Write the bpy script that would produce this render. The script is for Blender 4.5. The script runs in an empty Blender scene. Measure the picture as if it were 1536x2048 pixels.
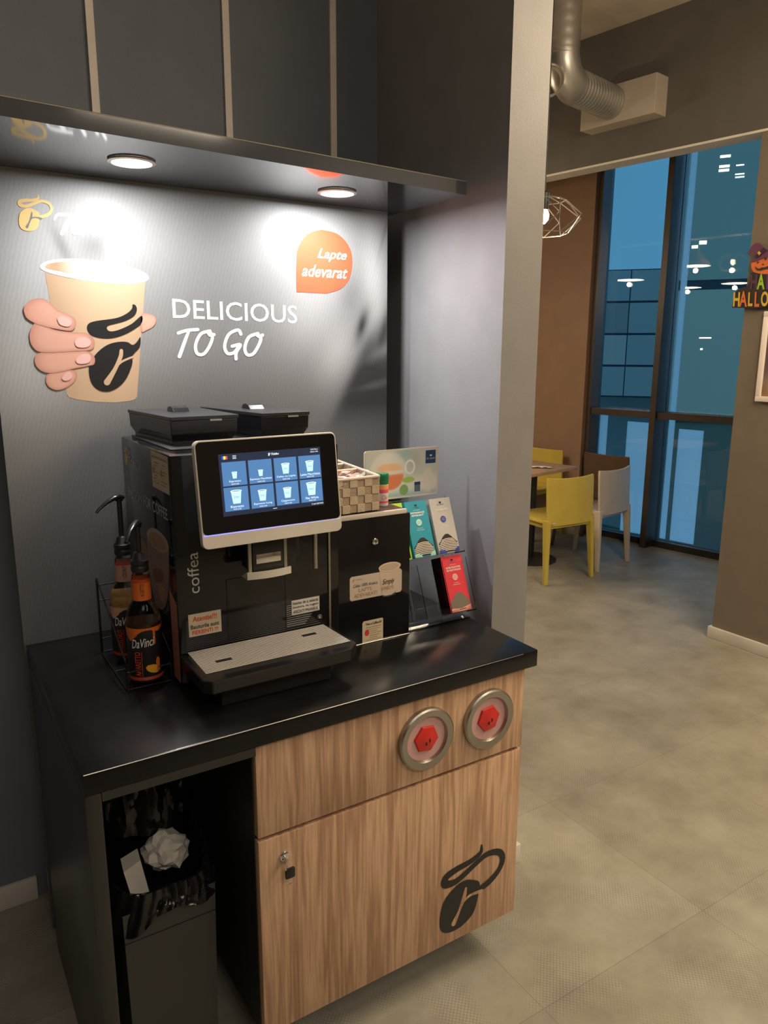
import bpy, bmesh, math, random
import numpy as np
from mathutils import Vector, Matrix
random.seed(7)
rad = math.radians
S = bpy.context.scene
COL = S.collection

# ------------------------------------------------------------------ camera
PITCH, YAW, ROLL, FPX = rad(12.1247), rad(32.2858), rad(.2501), 1502.67
CAMZ = 1.65
fw = np.array([math.sin(YAW)*math.cos(PITCH), math.cos(YAW)*math.cos(PITCH), -math.sin(PITCH)])
rt0 = np.array([math.cos(YAW), -math.sin(YAW), 0.0]); up0 = np.cross(rt0, fw)
RT = rt0*math.cos(ROLL)+up0*math.sin(ROLL); UP = -rt0*math.sin(ROLL)+up0*math.cos(ROLL)
CP = np.array([0, 0, CAMZ])
cd = bpy.data.cameras.new('camera'); cam = bpy.data.objects.new('camera', cd); COL.objects.link(cam)
cd.sensor_fit = 'HORIZONTAL'; cd.sensor_width = 36; cd.lens = FPX/1536*36; cd.clip_start = .02; cd.clip_end = 300
m = Matrix.Identity(4)
for i in range(3):
    m[i][0] = RT[i]; m[i][1] = UP[i]; m[i][2] = -fw[i]; m[i][3] = CP[i]
cam.matrix_world = m
S.camera = cam
S.view_settings.view_transform = 'Standard'; S.view_settings.look = 'None'
S.view_settings.gamma = 1; S.view_settings.exposure = 0.0; S.view_settings.use_curve_mapping = False

# ------------------------------------------------------------------ world (dusk sky) and lamps
w = bpy.data.worlds.new('world'); S.world = w; w.use_nodes = True
bg = w.node_tree.nodes['Background']; bg.inputs[0].default_value = (.075, .265, .45, 1); bg.inputs[1].default_value = 1.0

def lamp(kind, name, loc, energy, col=(1, 1, 1), size=1.0, size_y=None, target=None, **kw):
    d = bpy.data.lights.new(name, kind); o = bpy.data.objects.new(name, d); COL.objects.link(o)
    d.energy = energy; d.color = col; o.location = loc
    if kind == 'AREA':
        d.shape = 'RECTANGLE'; d.size = size; d.size_y = size_y or size
    for k, v in kw.items(): setattr(d, k, v)
    if target is not None:
        o.rotation_euler = (Vector(target)-Vector(loc)).to_track_quat('-Z', 'Y').to_euler()
    return o
WARM = (1, .80, .56)
lamp('AREA', 'unseen_overhead_light', (2.9, .2, 3.4), 72, WARM, 1.6, 1.2)
lamp('AREA', 'unseen_overhead_light', (2.6, -2.2, 3.4), 45, (1, .84, .66), 1.2, 1.2)
for p_, e_ in (((3.09, 5.4, 2.40), 11), ((2.2, 4.49, 2.38), 9), ((1.89, 5.12, 2.38), 8), ((2.69, 4.8, 2.55), 10), ((2.8, 4.38, 2.52), 10)):
    lamp('POINT', 'pendant_bulb_light', p_, e_, (1, .74, .46), shadow_soft_size=.025)
lamp('POINT', 'added_ceiling_fill', (2.5, 1.0, 2.75), 55, WARM, shadow_soft_size=.18)  # unseen point lamp added to brighten the ceiling, no fixture built
lamp('AREA', 'unseen_overhead_light', (.1, -1.6, 3.4), 36, (1, .90, .80), 1.4, 1.4)  # fill light added to lift the dark left side and upper wall
_sn = lamp('SUN', 'added_strip_backlight', (12, 6, 6), 2.2, (.27, .60, 1.0), target=(12-.97, 6-.22, 6-.16)); _sn.data.angle = rad(40)  # blue sun lamp added outside so the frosted strips look bright
SPOTS = [(.485, 1.83), (1.03, 1.87)]
for sx, sy in SPOTS:
    o_ = lamp('AREA', 'downlight_beam', (sx, sy, 2.054), 5.7, (.98, .985, 1), .08, target=(sx, sy, 0)); o_.data.shape = 'DISK'

# ------------------------------------------------------------------ pixel -> plane helpers (the camera solve)
def ray(x, y): return fw+RT*(x-768)/FPX-UP*(y-1024)/FPX
def on(ax, v, p):
    d = ray(*p); return CP+d*((v-CP[ax])/d[ax])
def onp(p0, n, p):
    d = ray(*p); p0 = np.array(p0, float); n = np.array(n, float); return CP+d*(((p0-CP)@n)/(d@n))

# ------------------------------------------------------------------ materials
MATS = {}
def mat(name, col, rough=.5, metal=0, emit=0, bump=None, spec=None, trans=0, ior=None, alpha=None, coat=0, var=None):
    if name in MATS: return MATS[name]
    M = bpy.data.materials.new(name); M.use_nodes = True; nt = M.node_tree; b = nt.nodes['Principled BSDF']
    c = (*col, 1)
    b.inputs['Base Color'].default_value = c; b.inputs['Roughness'].default_value = rough; b.inputs['Metallic'].default_value = metal
    if emit: b.inputs['Emission Color'].default_value = c; b.inputs['Emission Strength'].default_value = emit
    if spec is not None: b.inputs['Specular IOR Level'].default_value = spec
    if trans: b.inputs['Transmission Weight'].default_value = trans
    if ior: b.inputs['IOR'].default_value = ior
    if alpha is not None: b.inputs['Alpha'].default_value = alpha
    if coat: b.inputs['Coat Weight'].default_value = coat; b.inputs['Coat Roughness'].default_value = .08
    tc = nt.nodes.new('ShaderNodeTexCoord')
    if bump:
        n = nt.nodes.new('ShaderNodeTexNoise'); n.inputs['Scale'].default_value = bump[0]; n.inputs['Detail'].default_value = 4
        bp = nt.nodes.new('ShaderNodeBump'); bp.inputs['Strength'].default_value = bump[1]; bp.inputs['Distance'].default_value = .002
        nt.links.new(tc.outputs['Object'], n.inputs['Vector']); nt.links.new(n.outputs['Fac'], bp.inputs['Height']); nt.links.new(bp.outputs['Normal'], b.inputs['Normal'])
    v = var or (8, .06)
    if not emit and not trans:      # a little natural unevenness in the colour
        n = nt.nodes.new('ShaderNodeTexNoise'); n.inputs['Scale'].default_value = v[0]; n.inputs['Detail'].default_value = 5
        mr = nt.nodes.new('ShaderNodeMapRange'); mr.inputs[1].default_value = .3; mr.inputs[2].default_value = .7; mr.inputs[3].default_value = 1-v[1]; mr.inputs[4].default_value = 1+v[1]
        mx = nt.nodes.new('ShaderNodeVectorMath'); mx.operation = 'SCALE'; mx.inputs[0].default_value = col
        nt.links.new(tc.outputs['Object'], n.inputs['Vector']); nt.links.new(n.outputs['Fac'], mr.inputs[0]); nt.links.new(mr.outputs[0], mx.inputs['Scale']); nt.links.new(mx.outputs[0], b.inputs['Base Color'])
    MATS[name] = M; return M

def vcol_mat(name, rough=.35, weave=False):
    M = bpy.data.materials.new(name); M.use_nodes = True; nt = M.node_tree; b = nt.nodes['Principled BSDF']; b.inputs['Roughness'].default_value = rough
    a = nt.nodes.new('ShaderNodeVertexColor'); a.layer_name = 'print'
    if weave:
        tc = nt.nodes.new('ShaderNodeTexCoord'); wv = nt.nodes.new('ShaderNodeTexWave'); wv.inputs['Scale'].default_value = 46; wv.inputs['Distortion'].default_value = 3.5
        wv.inputs['Detail'].default_value = 2; wv.bands_direction = 'DIAGONAL'
        rm = nt.nodes.new('ShaderNodeMapping'); rm.inputs['Rotation'].default_value = (0, rad(-60), 0)
        n = nt.nodes.new('ShaderNodeTexNoise'); n.inputs['Scale'].default_value = 60
        mr = nt.nodes.new('ShaderNodeMapRange'); mr.inputs[3].default_value = .93; mr.inputs[4].default_value = 1.07
        mx = nt.nodes.new('ShaderNodeVectorMath'); mx.operation = 'SCALE'
        ad = nt.nodes.new('ShaderNodeMath'); ad.operation = 'AVERAGE' if False else 'MULTIPLY_ADD'; ad.inputs[1].default_value = .6; 
        nt.links.new(tc.outputs['Object'], rm.inputs[0]); nt.links.new(rm.outputs[0], wv.inputs['Vector']); nt.links.new(tc.outputs['Object'], n.inputs['Vector'])
        nt.links.new(wv.outputs['Fac'], ad.inputs[0]); 
        m2 = nt.nodes.new('ShaderNodeMath'); m2.operation = 'MULTIPLY'; m2.inputs[1].default_value = .4; nt.links.new(n.outputs['Fac'], m2.inputs[0]); nt.links.new(m2.outputs[0], ad.inputs[2])
        nt.links.new(ad.outputs[0], mr.inputs[0]); nt.links.new(a.outputs['Color'], mx.inputs[0]); nt.links.new(mr.outputs[0], mx.inputs['Scale']); nt.links.new(mx.outputs[0], b.inputs['Base Color'])
    else:
        nt.links.new(a.outputs['Color'], b.inputs['Base Color'])
    MATS[name] = M; return M

def wood_mat(name, c1, c2, scale=1.0, axis='Z', rough=.45):
    M = bpy.data.materials.new(name); M.use_nodes = True; nt = M.node_tree; b = nt.nodes['Principled BSDF']; b.inputs['Roughness'].default_value = rough
    tc = nt.nodes.new('ShaderNodeTexCoord'); mp = nt.nodes.new('ShaderNodeMapping')
    sc = {'Z': (1, 1, .045), 'X': (.045, 1, 1)}[axis]; mp.inputs['Scale'].default_value = sc
    n1 = nt.nodes.new('ShaderNodeTexNoise'); n1.inputs['Scale'].default_value = 11*scale; n1.inputs['Detail'].default_value = 3; n1.inputs['Distortion'].default_value = .5
    n2 = nt.nodes.new('ShaderNodeTexNoise'); n2.inputs['Scale'].default_value = 150*scale; n2.inputs['Detail'].default_value = 4; n2.inputs['Distortion'].default_value = .3
    wv = nt.nodes.new('ShaderNodeMath'); wv.operation = 'MULTIPLY'; wv.inputs[1].default_value = 17
    sn = nt.nodes.new('ShaderNodeMath'); sn.operation = 'SINE'
    r1 = nt.nodes.new('ShaderNodeMapRange'); r1.inputs[1].default_value = -1; r1.inputs[2].default_value = 1
    pw = nt.nodes.new('ShaderNodeMath'); pw.operation = 'POWER'; pw.inputs[1].default_value = 2.2
    a = nt.nodes.new('ShaderNodeMath'); a.operation = 'MULTIPLY'; a.inputs[1].default_value = .5
    k = nt.nodes.new('ShaderNodeMath'); k.operation = 'MULTIPLY_ADD'; k.inputs[1].default_value = .9
    c = nt.nodes.new('ShaderNodeValToRGB'); e = c.color_ramp.elements; e[0].position = .15; e[0].color = (*c2, 1); e[1].position = .95; e[1].color = (*c1, 1)
    L = nt.links.new
    L(tc.outputs['Object'], mp.inputs[0]); L(mp.outputs[0], n1.inputs['Vector']); L(mp.outputs[0], n2.inputs['Vector'])
    n3 = nt.nodes.new('ShaderNodeTexNoise'); n3.inputs['Scale'].default_value = 45*scale; n3.inputs['Detail'].default_value = 3; L(mp.outputs[0], n3.inputs['Vector'])
    ad = nt.nodes.new('ShaderNodeMath'); ad.operation = 'ADD'; L(n1.outputs['Fac'], ad.inputs[0]); 
    m3 = nt.nodes.new('ShaderNodeMath'); m3.operation = 'MULTIPLY'; m3.inputs[1].default_value = .8; L(n3.outputs['Fac'], m3.inputs[0]); L(m3.outputs[0], ad.inputs[1])
    L(ad.outputs[0], wv.inputs[0]); L(wv.outputs[0], sn.inputs[0]); L(sn.outputs[0], r1.inputs[0]); L(r1.outputs[0], pw.inputs[0]); L(pw.outputs[0], a.inputs[0])
    s = nt.nodes.new('ShaderNodeMath'); s.operation = 'SUBTRACT'; s.inputs[0].default_value = 1.02; L(a.outputs[0], s.inputs[1])
    n2r = nt.nodes.new('ShaderNodeMapRange'); n2r.inputs[1].default_value = .35; n2r.inputs[2].default_value = .65; n2r.inputs[3].default_value = .55; n2r.inputs[4].default_value = 1; L(n2.outputs['Fac'], n2r.inputs[0])
    L(s.outputs[0], k.inputs[0]); k.operation = 'MULTIPLY'; L(n2r.outputs[0], k.inputs[1]); L(k.outputs[0], c.inputs[0]); L(c.outputs[0], b.inputs['Base Color'])
    MATS[name] = M; return M

def floor_mat():
    M = bpy.data.materials.new('vinyl floor'); M.use_nodes = True; nt = M.node_tree; b = nt.nodes['Principled BSDF']; L = nt.links.new
    b.inputs['Roughness'].default_value = .42
    tc = nt.nodes.new('ShaderNodeTexCoord')
    br = nt.nodes.new('ShaderNodeTexBrick'); br.offset = 0; br.inputs['Scale'].default_value = 1; br.inputs['Mortar Size'].default_value = .0012; br.inputs['Brick Width'].default_value = .655; br.inputs['Row Height'].default_value = .65
    br.inputs['Color1'].default_value = (.96, .96, .96, 1); br.inputs['Color2'].default_value = (1.1, 1.1, 1.1, 1); br.inputs['Mortar'].default_value = (.75, .75, .75, 1); br.inputs['Bias'].default_value = 0
    mp = nt.nodes.new('ShaderNodeMapping'); mp.inputs['Location'].default_value = (.095, .154, 0)
    L(tc.outputs['Object'], mp.inputs[0]); L(mp.outputs[0], br.inputs['Vector'])
    n = nt.nodes.new('ShaderNodeTexNoise'); n.inputs['Scale'].default_value = 3.2; n.inputs['Detail'].default_value = 8; n.inputs['Roughness'].default_value = .65; L(tc.outputs['Object'], n.inputs['Vector'])
    rp = nt.nodes.new('ShaderNodeValToRGB'); e = rp.color_ramp.elements; e[0].position = .3; e[0].color = (.235, .215, .165, 1); e[1].position = .72; e[1].color = (.41, .385, .31, 1); L(n.outputs['Fac'], rp.inputs[0])
    mx = nt.nodes.new('ShaderNodeMix'); mx.data_type = 'RGBA'; mx.blend_type = 'MULTIPLY'; mx.inputs[0].default_value = 1; L(rp.outputs[0], mx.inputs[6]); L(br.outputs['Color'], mx.inputs[7])
    # fine woven emboss that comes and goes in patches
    sp = nt.nodes.new('ShaderNodeSeparateXYZ'); L(tc.outputs['Object'], sp.inputs[0])
    def sine(o, k):
        a = nt.nodes.new('ShaderNodeMath'); a.operation = 'MULTIPLY'; a.inputs[1].default_value = k; s = nt.nodes.new('ShaderNodeMath'); s.operation = 'SINE'; L(o, a.inputs[0]); L(a.outputs[0], s.inputs[0]); return s.outputs[0]
    nd = nt.nodes.new('ShaderNodeTexNoise'); nd.inputs['Scale'].default_value = 40; L(tc.outputs['Object'], nd.inputs['Vector'])
    mu = nt.nodes.new('ShaderNodeMath'); mu.operation = 'MULTIPLY'; L(sine(sp.outputs[0], 520), mu.inputs[0]); L(sine(sp.outputs[1], 520), mu.inputs[1])
    pn = nt.nodes.new('ShaderNodeTexNoise'); pn.inputs['Scale'].default_value = 5.5; pn.inputs['Detail'].default_value = 3; L(tc.outputs['Object'], pn.inputs['Vector'])
    pr = nt.nodes.new('ShaderNodeMapRange'); pr.inputs[1].default_value = .47; pr.inputs[2].default_value = .6; L(pn.outputs['Fac'], pr.inputs[0])
    m2 = nt.nodes.new('ShaderNodeMath'); m2.operation = 'MULTIPLY'; L(mu.outputs[0], m2.inputs[0]); L(pr.outputs[0], m2.inputs[1])
    cr = nt.nodes.new('ShaderNodeMapRange'); cr.inputs[1].default_value = -1; cr.inputs[2].default_value = 1; cr.inputs[3].default_value = .80; cr.inputs[4].default_value = 1.2; L(m2.outputs[0], cr.inputs[0])
    sc = nt.nodes.new('ShaderNodeVectorMath'); sc.operation = 'SCALE'; L(mx.outputs[2], sc.inputs[0]); L(cr.outputs[0], sc.inputs['Scale']); L(sc.outputs[0], b.inputs['Base Color'])
    bp = nt.nodes.new('ShaderNodeBump'); bp.inputs['Strength'].default_value = .25; bp.inputs['Distance'].default_value = .001; L(m2.outputs[0], bp.inputs['Height']); L(bp.outputs['Normal'], b.inputs['Normal'])
    return M

K = dict(
    wall=mat('charcoal wall paint', (.172, .198, .235), .55, bump=(180, .15)),
    wallr=mat('warm grey wall paint', (.20, .165, .125), .6, bump=(160, .15)),
    wallb=mat('brown wall paint', (.33, .20, .125), .55, bump=(160, .15)),
    column=mat('partition end lit tone', (.25, .245, .24), .5, bump=(160, .15)),  # end face of the same partition, its grey adjusted for the light there
    columni=mat('grey wall paint', (.34, .33, .335), .5, bump=(160, .15)),
    beam=mat('dark beam paint', (.11, .103, .095), .55, bump=(160, .15)),
    concrete=mat('raw concrete', (.52, .45, .37), .8, bump=(30, .5), var=(3, .2)),
    white=mat('white trim paint', (.72, .68, .60), .45),
    trim=mat('pale strip', (.95, .86, .78), .5),
    black=mat('black satin laminate', (.009, .009, .0095), .2, var=(14, .25), bump=(60, .05), spec=.25),
    blackfront=mat('black laminate edge', (.022, .022, .020), .33),
    gloss=mat('black gloss laminate', (.062, .070, .085), .07, ior=1.95),
    plastic=mat('black plastic', (.012, .012, .013), .25),
    plasticm=mat('matt black plastic', (.018, .018, .018), .45),
    glossp=mat('black glass panel', (.008, .008, .009), .09),
    steel=mat('brushed steel', (.62, .60, .56), .28, 1, bump=(250, .08)),
    steeld=mat('satin nickel', (.42, .40, .36), .34, 1, bump=(250, .08)),
    chrome=mat('chrome', (.75, .75, .75), .08, 1),
    alu=mat('champagne aluminium', (.74, .69, .61), .38, .25),
    tin=mat('galvanised duct', (.50, .49, .47), .36, .8, bump=(12, .5)),
    red=mat('red rubber', (.65, .028, .022), .4),
    pink=mat('pink translucent plastic', (.62, .36, .34), .3),
    wood=wood_mat('ash laminate', (.66, .43, .27), (.30, .155, .085)),
    gold=mat('printed gold', (.62, .42, .16), .4), whitei=mat('white print', (.80, .80, .78), .4),
    blacki=mat('black print', (.013, .013, .013), .35), creamp=mat('cream sticker paper', (.62, .53, .37), .5), beigep=mat('beige sticker paper', (.60, .49, .40), .5),
    bronze=mat('bronze print', (.34, .20, .10), .5), redi=mat('red print', (.65, .05, .03), .45), greyi=mat('grey print', (.35, .35, .35), .45), silveri=mat('silver print', (.50, .50, .49), .4),
    brown=mat('brown print', (.20, .095, .05), .5), pinkb=mat('dusty pink print', (.42, .20, .15), .5),
    yellow=mat('yellow plastic', (.66, .50, .09), .42), cream=mat('cream plastic', (.66, .56, .44), .42), choc=mat('brown plastic', (.13, .075, .045), .42),
    oak=mat('oak veneer', (.45, .28, .17), .5, var=(20, .1)),
    frame=mat('dark bronze frame', (.075, .055, .042), .4), framed=mat('dark anodised frame', (.035, .033, .032), .35),
    skylt=mat('printed orange', (.75, .12, .02), .4),
)
K['glass'] = mat('window glass', (.9, .97, 1), .0, trans=1, ior=1.45)
K['acrylic'] = mat('clear acrylic', (.97, .98, .98), .02, trans=1, ior=1.2)
K['bottle'] = mat('clear bottle glass', (.95, .93, .88), .03, trans=1, ior=1.2)

# ------------------------------------------------------------------ mesh builder
WM = {}     # object -> world matrix, kept by hand
def catmull(P, n=6, closed=True):
    P = [np.array(p, float) for p in P]; out = []; N = len(P)
    rng = range(N) if closed else range(N-1)
    for i in rng:
        if closed: a, b, c, d = P[i-1], P[i], P[(i+1) % N], P[(i+2) % N]
        else: a, b, c, d = P[max(i-1, 0)], P[i], P[i+1], P[min(i+2, N-1)]
        for k in range(n):
            t = k/n; out.append(.5*((2*b)+(c-a)*t+(2*a-5*b+4*c-d)*t*t+(3*b-a-3*c+d)*t**3))
    if not closed: out.append(P[-1])
    return out

_txt = {}
def text_geo(body, shear=0, bold=0):
    k = (body, shear, bold)
    if k not in _txt:
        c = bpy.data.curves.new('t', 'FONT'); c.body = body; c.resolution_u = 3; c.shear = shear; c.offset = bold; c.align_x = 'CENTER' if '\n' in body else 'LEFT'
        o = bpy.data.objects.new('t', c); COL.objects.link(o)
        dg = bpy.context.evaluated_depsgraph_get(); me = bpy.data.meshes.new_from_object(o.evaluated_get(dg))
        v = np.array([tuple(q.co)[:2] for q in me.vertices]) if len(me.vertices) else np.zeros((1, 2)); f = [tuple(p.vertices) for p in me.polygons]
        v -= v.min(0); v /= np.maximum(v.max(0), 1e-6)
        bpy.data.objects.remove(o); bpy.data.curves.remove(c); bpy.data.meshes.remove(me); _txt[k] = (v, f)
    return _txt[k]

class MB:
    def __init__(s): s.v = []; s.f = []; s.m = []; s.ms = []; s.c = {}; s.sm = []
    def mi(s, m):
        m = K[m] if isinstance(m, str) and m in K else (MATS[m] if isinstance(m, str) else m)
        if m not in s.ms: s.ms.append(m)
        return s.ms.index(m)
    def add(s, vs, fs, m, smooth=False, cols=None):
        b = len(s.v); s.v += [tuple(map(float, p)) for p in vs]; i = s.mi(m)
        for f in fs: s.f.append(tuple(b+q for q in f)); s.m.append(i); s.sm.append(smooth)
        if cols is not None:
            for k, c in enumerate(cols): s.c[b+k] = tuple(c)
        return s
    def box(s, a, b, m, bev=0, seg=2):
        (x0, y0, z0), (x1, y1, z1) = a, b
        bm = bmesh.new(); bmesh.ops.create_cube(bm, size=1)
        for v in bm.verts: v.co = ((x0+x1)/2+v.co.x*(x1-x0), (y0+y1)/2+v.co.y*(y1-y0), (z0+z1)/2+v.co.z*(z1-z0))
        if bev: bmesh.ops.bevel(bm, geom=bm.edges[:], offset=bev, segments=seg, profile=.5, affect='EDGES')
        return s.bm(bm, m, bev > 0)
    def bm(s, bm, m, smooth=False):
        bm.verts.index_update(); s.add([v.co for v in bm.verts], [[v.index for v in f.verts] for f in bm.faces], m, smooth); bm.free(); return s
    def hexa(s, P, m):      # 8 points: bottom loop 4, top loop 4
        return s.add(P, [(3, 2, 1, 0), (4, 5, 6, 7), (0, 1, 5, 4), (1, 2, 6, 5), (2, 3, 7, 6), (3, 0, 4, 7)], m)
    def lathe(s, prof, m, n=32, c=(0, 0, 0), cap=True):
        vs = []; fs = []
        for r, z in prof:
            for k in range(n): a = 2*math.pi*k/n; vs.append((c[0]+r*math.cos(a), c[1]+r*math.sin(a), c[2]+z))
        for i in range(len(prof)-1):
            for k in range(n): fs.append((i*n+k, i*n+(k+1) % n, (i+1)*n+(k+1) % n, (i+1)*n+k))
        if cap: fs.append(tuple(range(n-1, -1, -1))); fs.append(tuple((len(prof)-1)*n+k for k in range(n)))
        return s.add(vs, fs, m, True)
    def tube(s, P, r, m, n=8, closed=False, cap=True, sc=(1, 1)):
        P = [Vector(p) for p in P]; R = r if hasattr(r, '__len__') else [r]*len(P); vs = []; fs = []; pn = None; N = len(P)
        for i, p in enumerate(P):
            if closed: t = P[(i+1) % N]-P[i-1]
            else: t = P[min(i+1, N-1)]-P[max(i-1, 0)]
            t.normalize()
            if pn is None: pn = t.orthogonal().normalized() if abs(t.z) > .9 else t.cross(Vector((0, 0, 1))).normalized()
            pn = (pn-t*pn.dot(t)).normalized(); bn = t.cross(pn)
            for k in range(n): a = 2*math.pi*k/n; vs.append(p+(pn*math.cos(a)*sc[0]+bn*math.sin(a)*sc[1])*R[i])
        for i in range(N if closed else N-1):
            for k in range(n): j = (i+1) % N; fs.append((i*n+k, i*n+(k+1) % n, j*n+(k+1) % n, j*n+k))
        if cap and not closed: fs.append(tuple(range(n-1, -1, -1))); fs.append(tuple((N-1)*n+k for k in range(n)))
        return s.add(vs, fs, m, True)
    def poly(s, P, m): return s.add(P, [tuple(range(len(P)))], m)
    def text(s, body, o, xd, yd, w, h, m, shear=0, bold=0, warp=None):
        v, f = text_geo(body, shear, bold); o = np.array(o, float); xd = np.array(xd, float); yd = np.array(yd, float)
        if warp: P = [warp(p[0]*w, p[1]*h) for p in v]
        else: P = [o+xd*p[0]*w+yd*p[1]*h for p in v]
        return s.add(P, f, m)
    def build(s, name, parent=None, local=False, bevel=0, **props):
        me = bpy.data.meshes.new(name); V = s.v
        if parent is not None and not local:
            iv = WM[parent].inverted(); V = [tuple(iv @ Vector(p)) for p in V]
        me.from_pydata(V, [], s.f)
        for q in s.ms: me.materials.append(q)
        me.polygons.foreach_set('material_index', s.m); me.polygons.foreach_set('use_smooth', s.sm)
        if s.c:
            ca = me.color_attributes.new('print', 'FLOAT_COLOR', 'POINT'); arr = np.ones((len(s.v), 4), np.float32)
            for k, c in s.c.items(): arr[k, :3] = c
            ca.data.foreach_set('color', arr.ravel())
        me.update()
        if any(s.sm):
            try: me.set_sharp_from_angle(angle=rad(40))
            except Exception: pass
        o = bpy.data.objects.new(name, me); COL.objects.link(o)
        if parent is not None: o.parent = parent; WM[o] = WM[parent].copy()
        else: WM[o] = Matrix.Identity(4)
        if bevel:
            bv = o.modifiers.new('bevel', 'BEVEL'); bv.width = bevel; bv.segments = 2; bv.limit_method = 'ANGLE'
        for k, q in props.items(): o[k] = q
        return o
def place(o, loc):           # give a one-mesh thing its own origin
    loc = Vector(loc); o.data.transform(Matrix.Translation(-loc)); o.location = loc; WM[o] = Matrix.Translation(loc); return o
def thing(name, label, cat, loc=(0, 0, 0), rz=0, rx=0, group=None):
    o = bpy.data.objects.new(name, None); o.empty_display_size = .05; COL.objects.link(o); o.location = loc; o.rotation_euler = (rx, 0, rz)
    WM[o] = Matrix.Translation(Vector(loc)) @ Matrix.Rotation(rz, 4, 'Z') @ Matrix.Rotation(rx, 4, 'X')
    o['label'] = label; o['category'] = cat
    if group: o['group'] = group
    return o
def tag(o, label, cat, group=None):
    o['label'] = label; o['category'] = cat
    if group: o['group'] = group
    return o
def struct(b, name, **k):
    o = b.build(name, **k); o['kind'] = 'structure'; return o
def fnorm(f, q):
    p = np.array(f(q)); n = np.cross(np.array(f((q[0]+1e-2, q[1])))-p, np.array(f((q[0], q[1]+1e-2)))-p); n = n/max(np.linalg.norm(n), 1e-12)
    return n if n@(CP-p) > 0 or LOCALF[0] else -n
LOCALF = [False]
def stroke(mb, P, W, m, f, n=6, caps=True, lift=0.0):
    """variable width ribbon; P 2-D points, W widths, f maps 2-D -> 3-D"""
    Q = catmull([(*p, q) for p, q in zip(P, W if hasattr(W, '__len__') else [W]*len(P))], n, False); vs = []; fs = []
    nm = fnorm(f, Q[0][:2]) if not LOCALF[0] else np.array([0, -1, 0])
    for i, q in enumerate(Q):
        a = Q[max(i-1, 0)]; b = Q[min(i+1, len(Q)-1)]; t = (b-a)[:2]; t = t/max(np.hypot(*t), 1e-9); nn = np.array([-t[1], t[0]]); o = nm*(lift+i*8e-6)
        vs += [np.array(f(q[:2]+nn*q[2]/2))+o, np.array(f(q[:2]-nn*q[2]/2))+o]
    for i in range(len(Q)-1): fs.append((2*i, 2*i+1, 2*i+3, 2*i+2))
    mb.add(vs, fs, m)
    if caps:
        for k, q in ((-1, Q[0]), (len(Q)+1, Q[-1])): mb.poly([np.array(f(q[:2]+q[2]/2*np.array([math.cos(a), math.sin(a)])))+nm*(lift+k*8e-6) for a in np.linspace(0, 2*math.pi, 14)[:-1]], m)

# logo (steam ribbon over a bean) in a unit box: x 0..1, y 0..1 (up)
def LG(x, y):
    q = on(1, 1.336, (480+x/2.477, 1300+y/2.477)); return ((q[0]-1.018)/.218, (q[2]-.160)/.226)
def logo(mb, f, ink, paper=None):
    P = [(1196, 968), (1190, 1005), (1140, 1048), (1075, 1085), (1022, 1125), (1016, 1160), (1062, 1150), (1110, 1112), (1170, 1055), (1225, 1010), (1280, 1000), (1300, 1030), (1283, 1085), (1235, 1145), (1170, 1195)]
    W = [.03, .065, .075, .085, .10, .105, .085, .08, .075, .075, .085, .085, .08, .09, .08]
    stroke(mb, [LG(*p) for p in P], W, ink, f, 6)
    B = [(1150, 1138), (1185, 1150), (1180, 1210), (1155, 1300), (1095, 1368), (1030, 1400), (992, 1385), (992, 1310), (1015, 1235), (1070, 1168), (1115, 1140)]
    c = catmull([LG(*p) for p in B], 5); ctr = np.mean(c, 0); nm = fnorm(f, ctr)
    mb.add([np.array(f(ctr))+nm*6e-4*LK[0]]+[np.array(f(q))+nm*6e-4*LK[0] for q in c], [(0, i+1, (i+1) % len(c)+1) for i in range(len(c))], ink)
    if paper:
        stroke(mb, [LG(1118, 1180), LG(1108, 1225), LG(1085, 1290), LG(1058, 1352)], [.035, .06, .04, .075], paper, f, lift=8e-4*LK[0])
        stroke(mb, [LG(1100, 1250), LG(1140, 1213), LG(1195, 1192)], [.04, .035, .05], paper, f, lift=9e-4*LK[0])
LK = [1.0]

# ================================================================== STRUCTURE
BY = 2.04                    # face of the printed board
_aw = rad(9.5)
def wedge(y, off=0): return 5.488-(y-3.497)*math.tan(_aw)+off
b = MB(); b.add([(-4, -4, 0), (wedge(-4, .06), -4, 0), (wedge(9, .06), 9, 0), (-4, 9, 0)], [(0, 1, 2, 3)], floor_mat()); fl = struct(b, 'floor')
b = MB().hexa([(-4, -4, 3.5), (wedge(-4, .06), -4, 3.5), (wedge(9, .06), 9, 3.5), (-4, 9, 3.5), (-4, -4, 3.7), (wedge(-4, .06), -4, 3.7), (wedge(9, .06), 9, 3.7), (-4, 9, 3.7)], 'concrete'); struct(b, 'ceiling')
b = MB().box((-4, 2.275, 0), (1.53, 2.40, 3.5), 'wall'); struct(b, 'wall_back')
b = MB(); b.box((1.405, 1.62, 0), (1.535, 2.275, 3.5), 'columni')
b.add([(1.403, 1.6185, 0), (1.537, 1.6185, 0), (1.537, 1.6185, 3.5), (1.403, 1.6185, 3.5)], [(0, 1, 2, 3)], 'column'); struct(b, 'wall_partition')
b = MB(); 
b.box((1.39, 1.602, 0), (1.55, 1.6185, .07), 'white', .003); b.box((1.5375, 1.6185, 0), (1.55, 2.4, .07), 'white', .003); struct(b, 'baseboard_partition')
b = MB().box((-4, 2.258, 0), (.18, 2.275, .075), 'white', .004); struct(b, 'baseboard_back')
b = MB().box((-4.1, -4, 0), (-4, 9, 3.5), 'wallr'); struct(b, 'wall_left')
b = MB().box((-4, -4.1, 0), (6.7, -4, 3.5), 'wallr'); struct(b, 'wall_front')
b = MB().box((-4, 8.9, 0), (4.6, 9, 3.5), 'wallr'); struct(b, 'wall_far')
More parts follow.
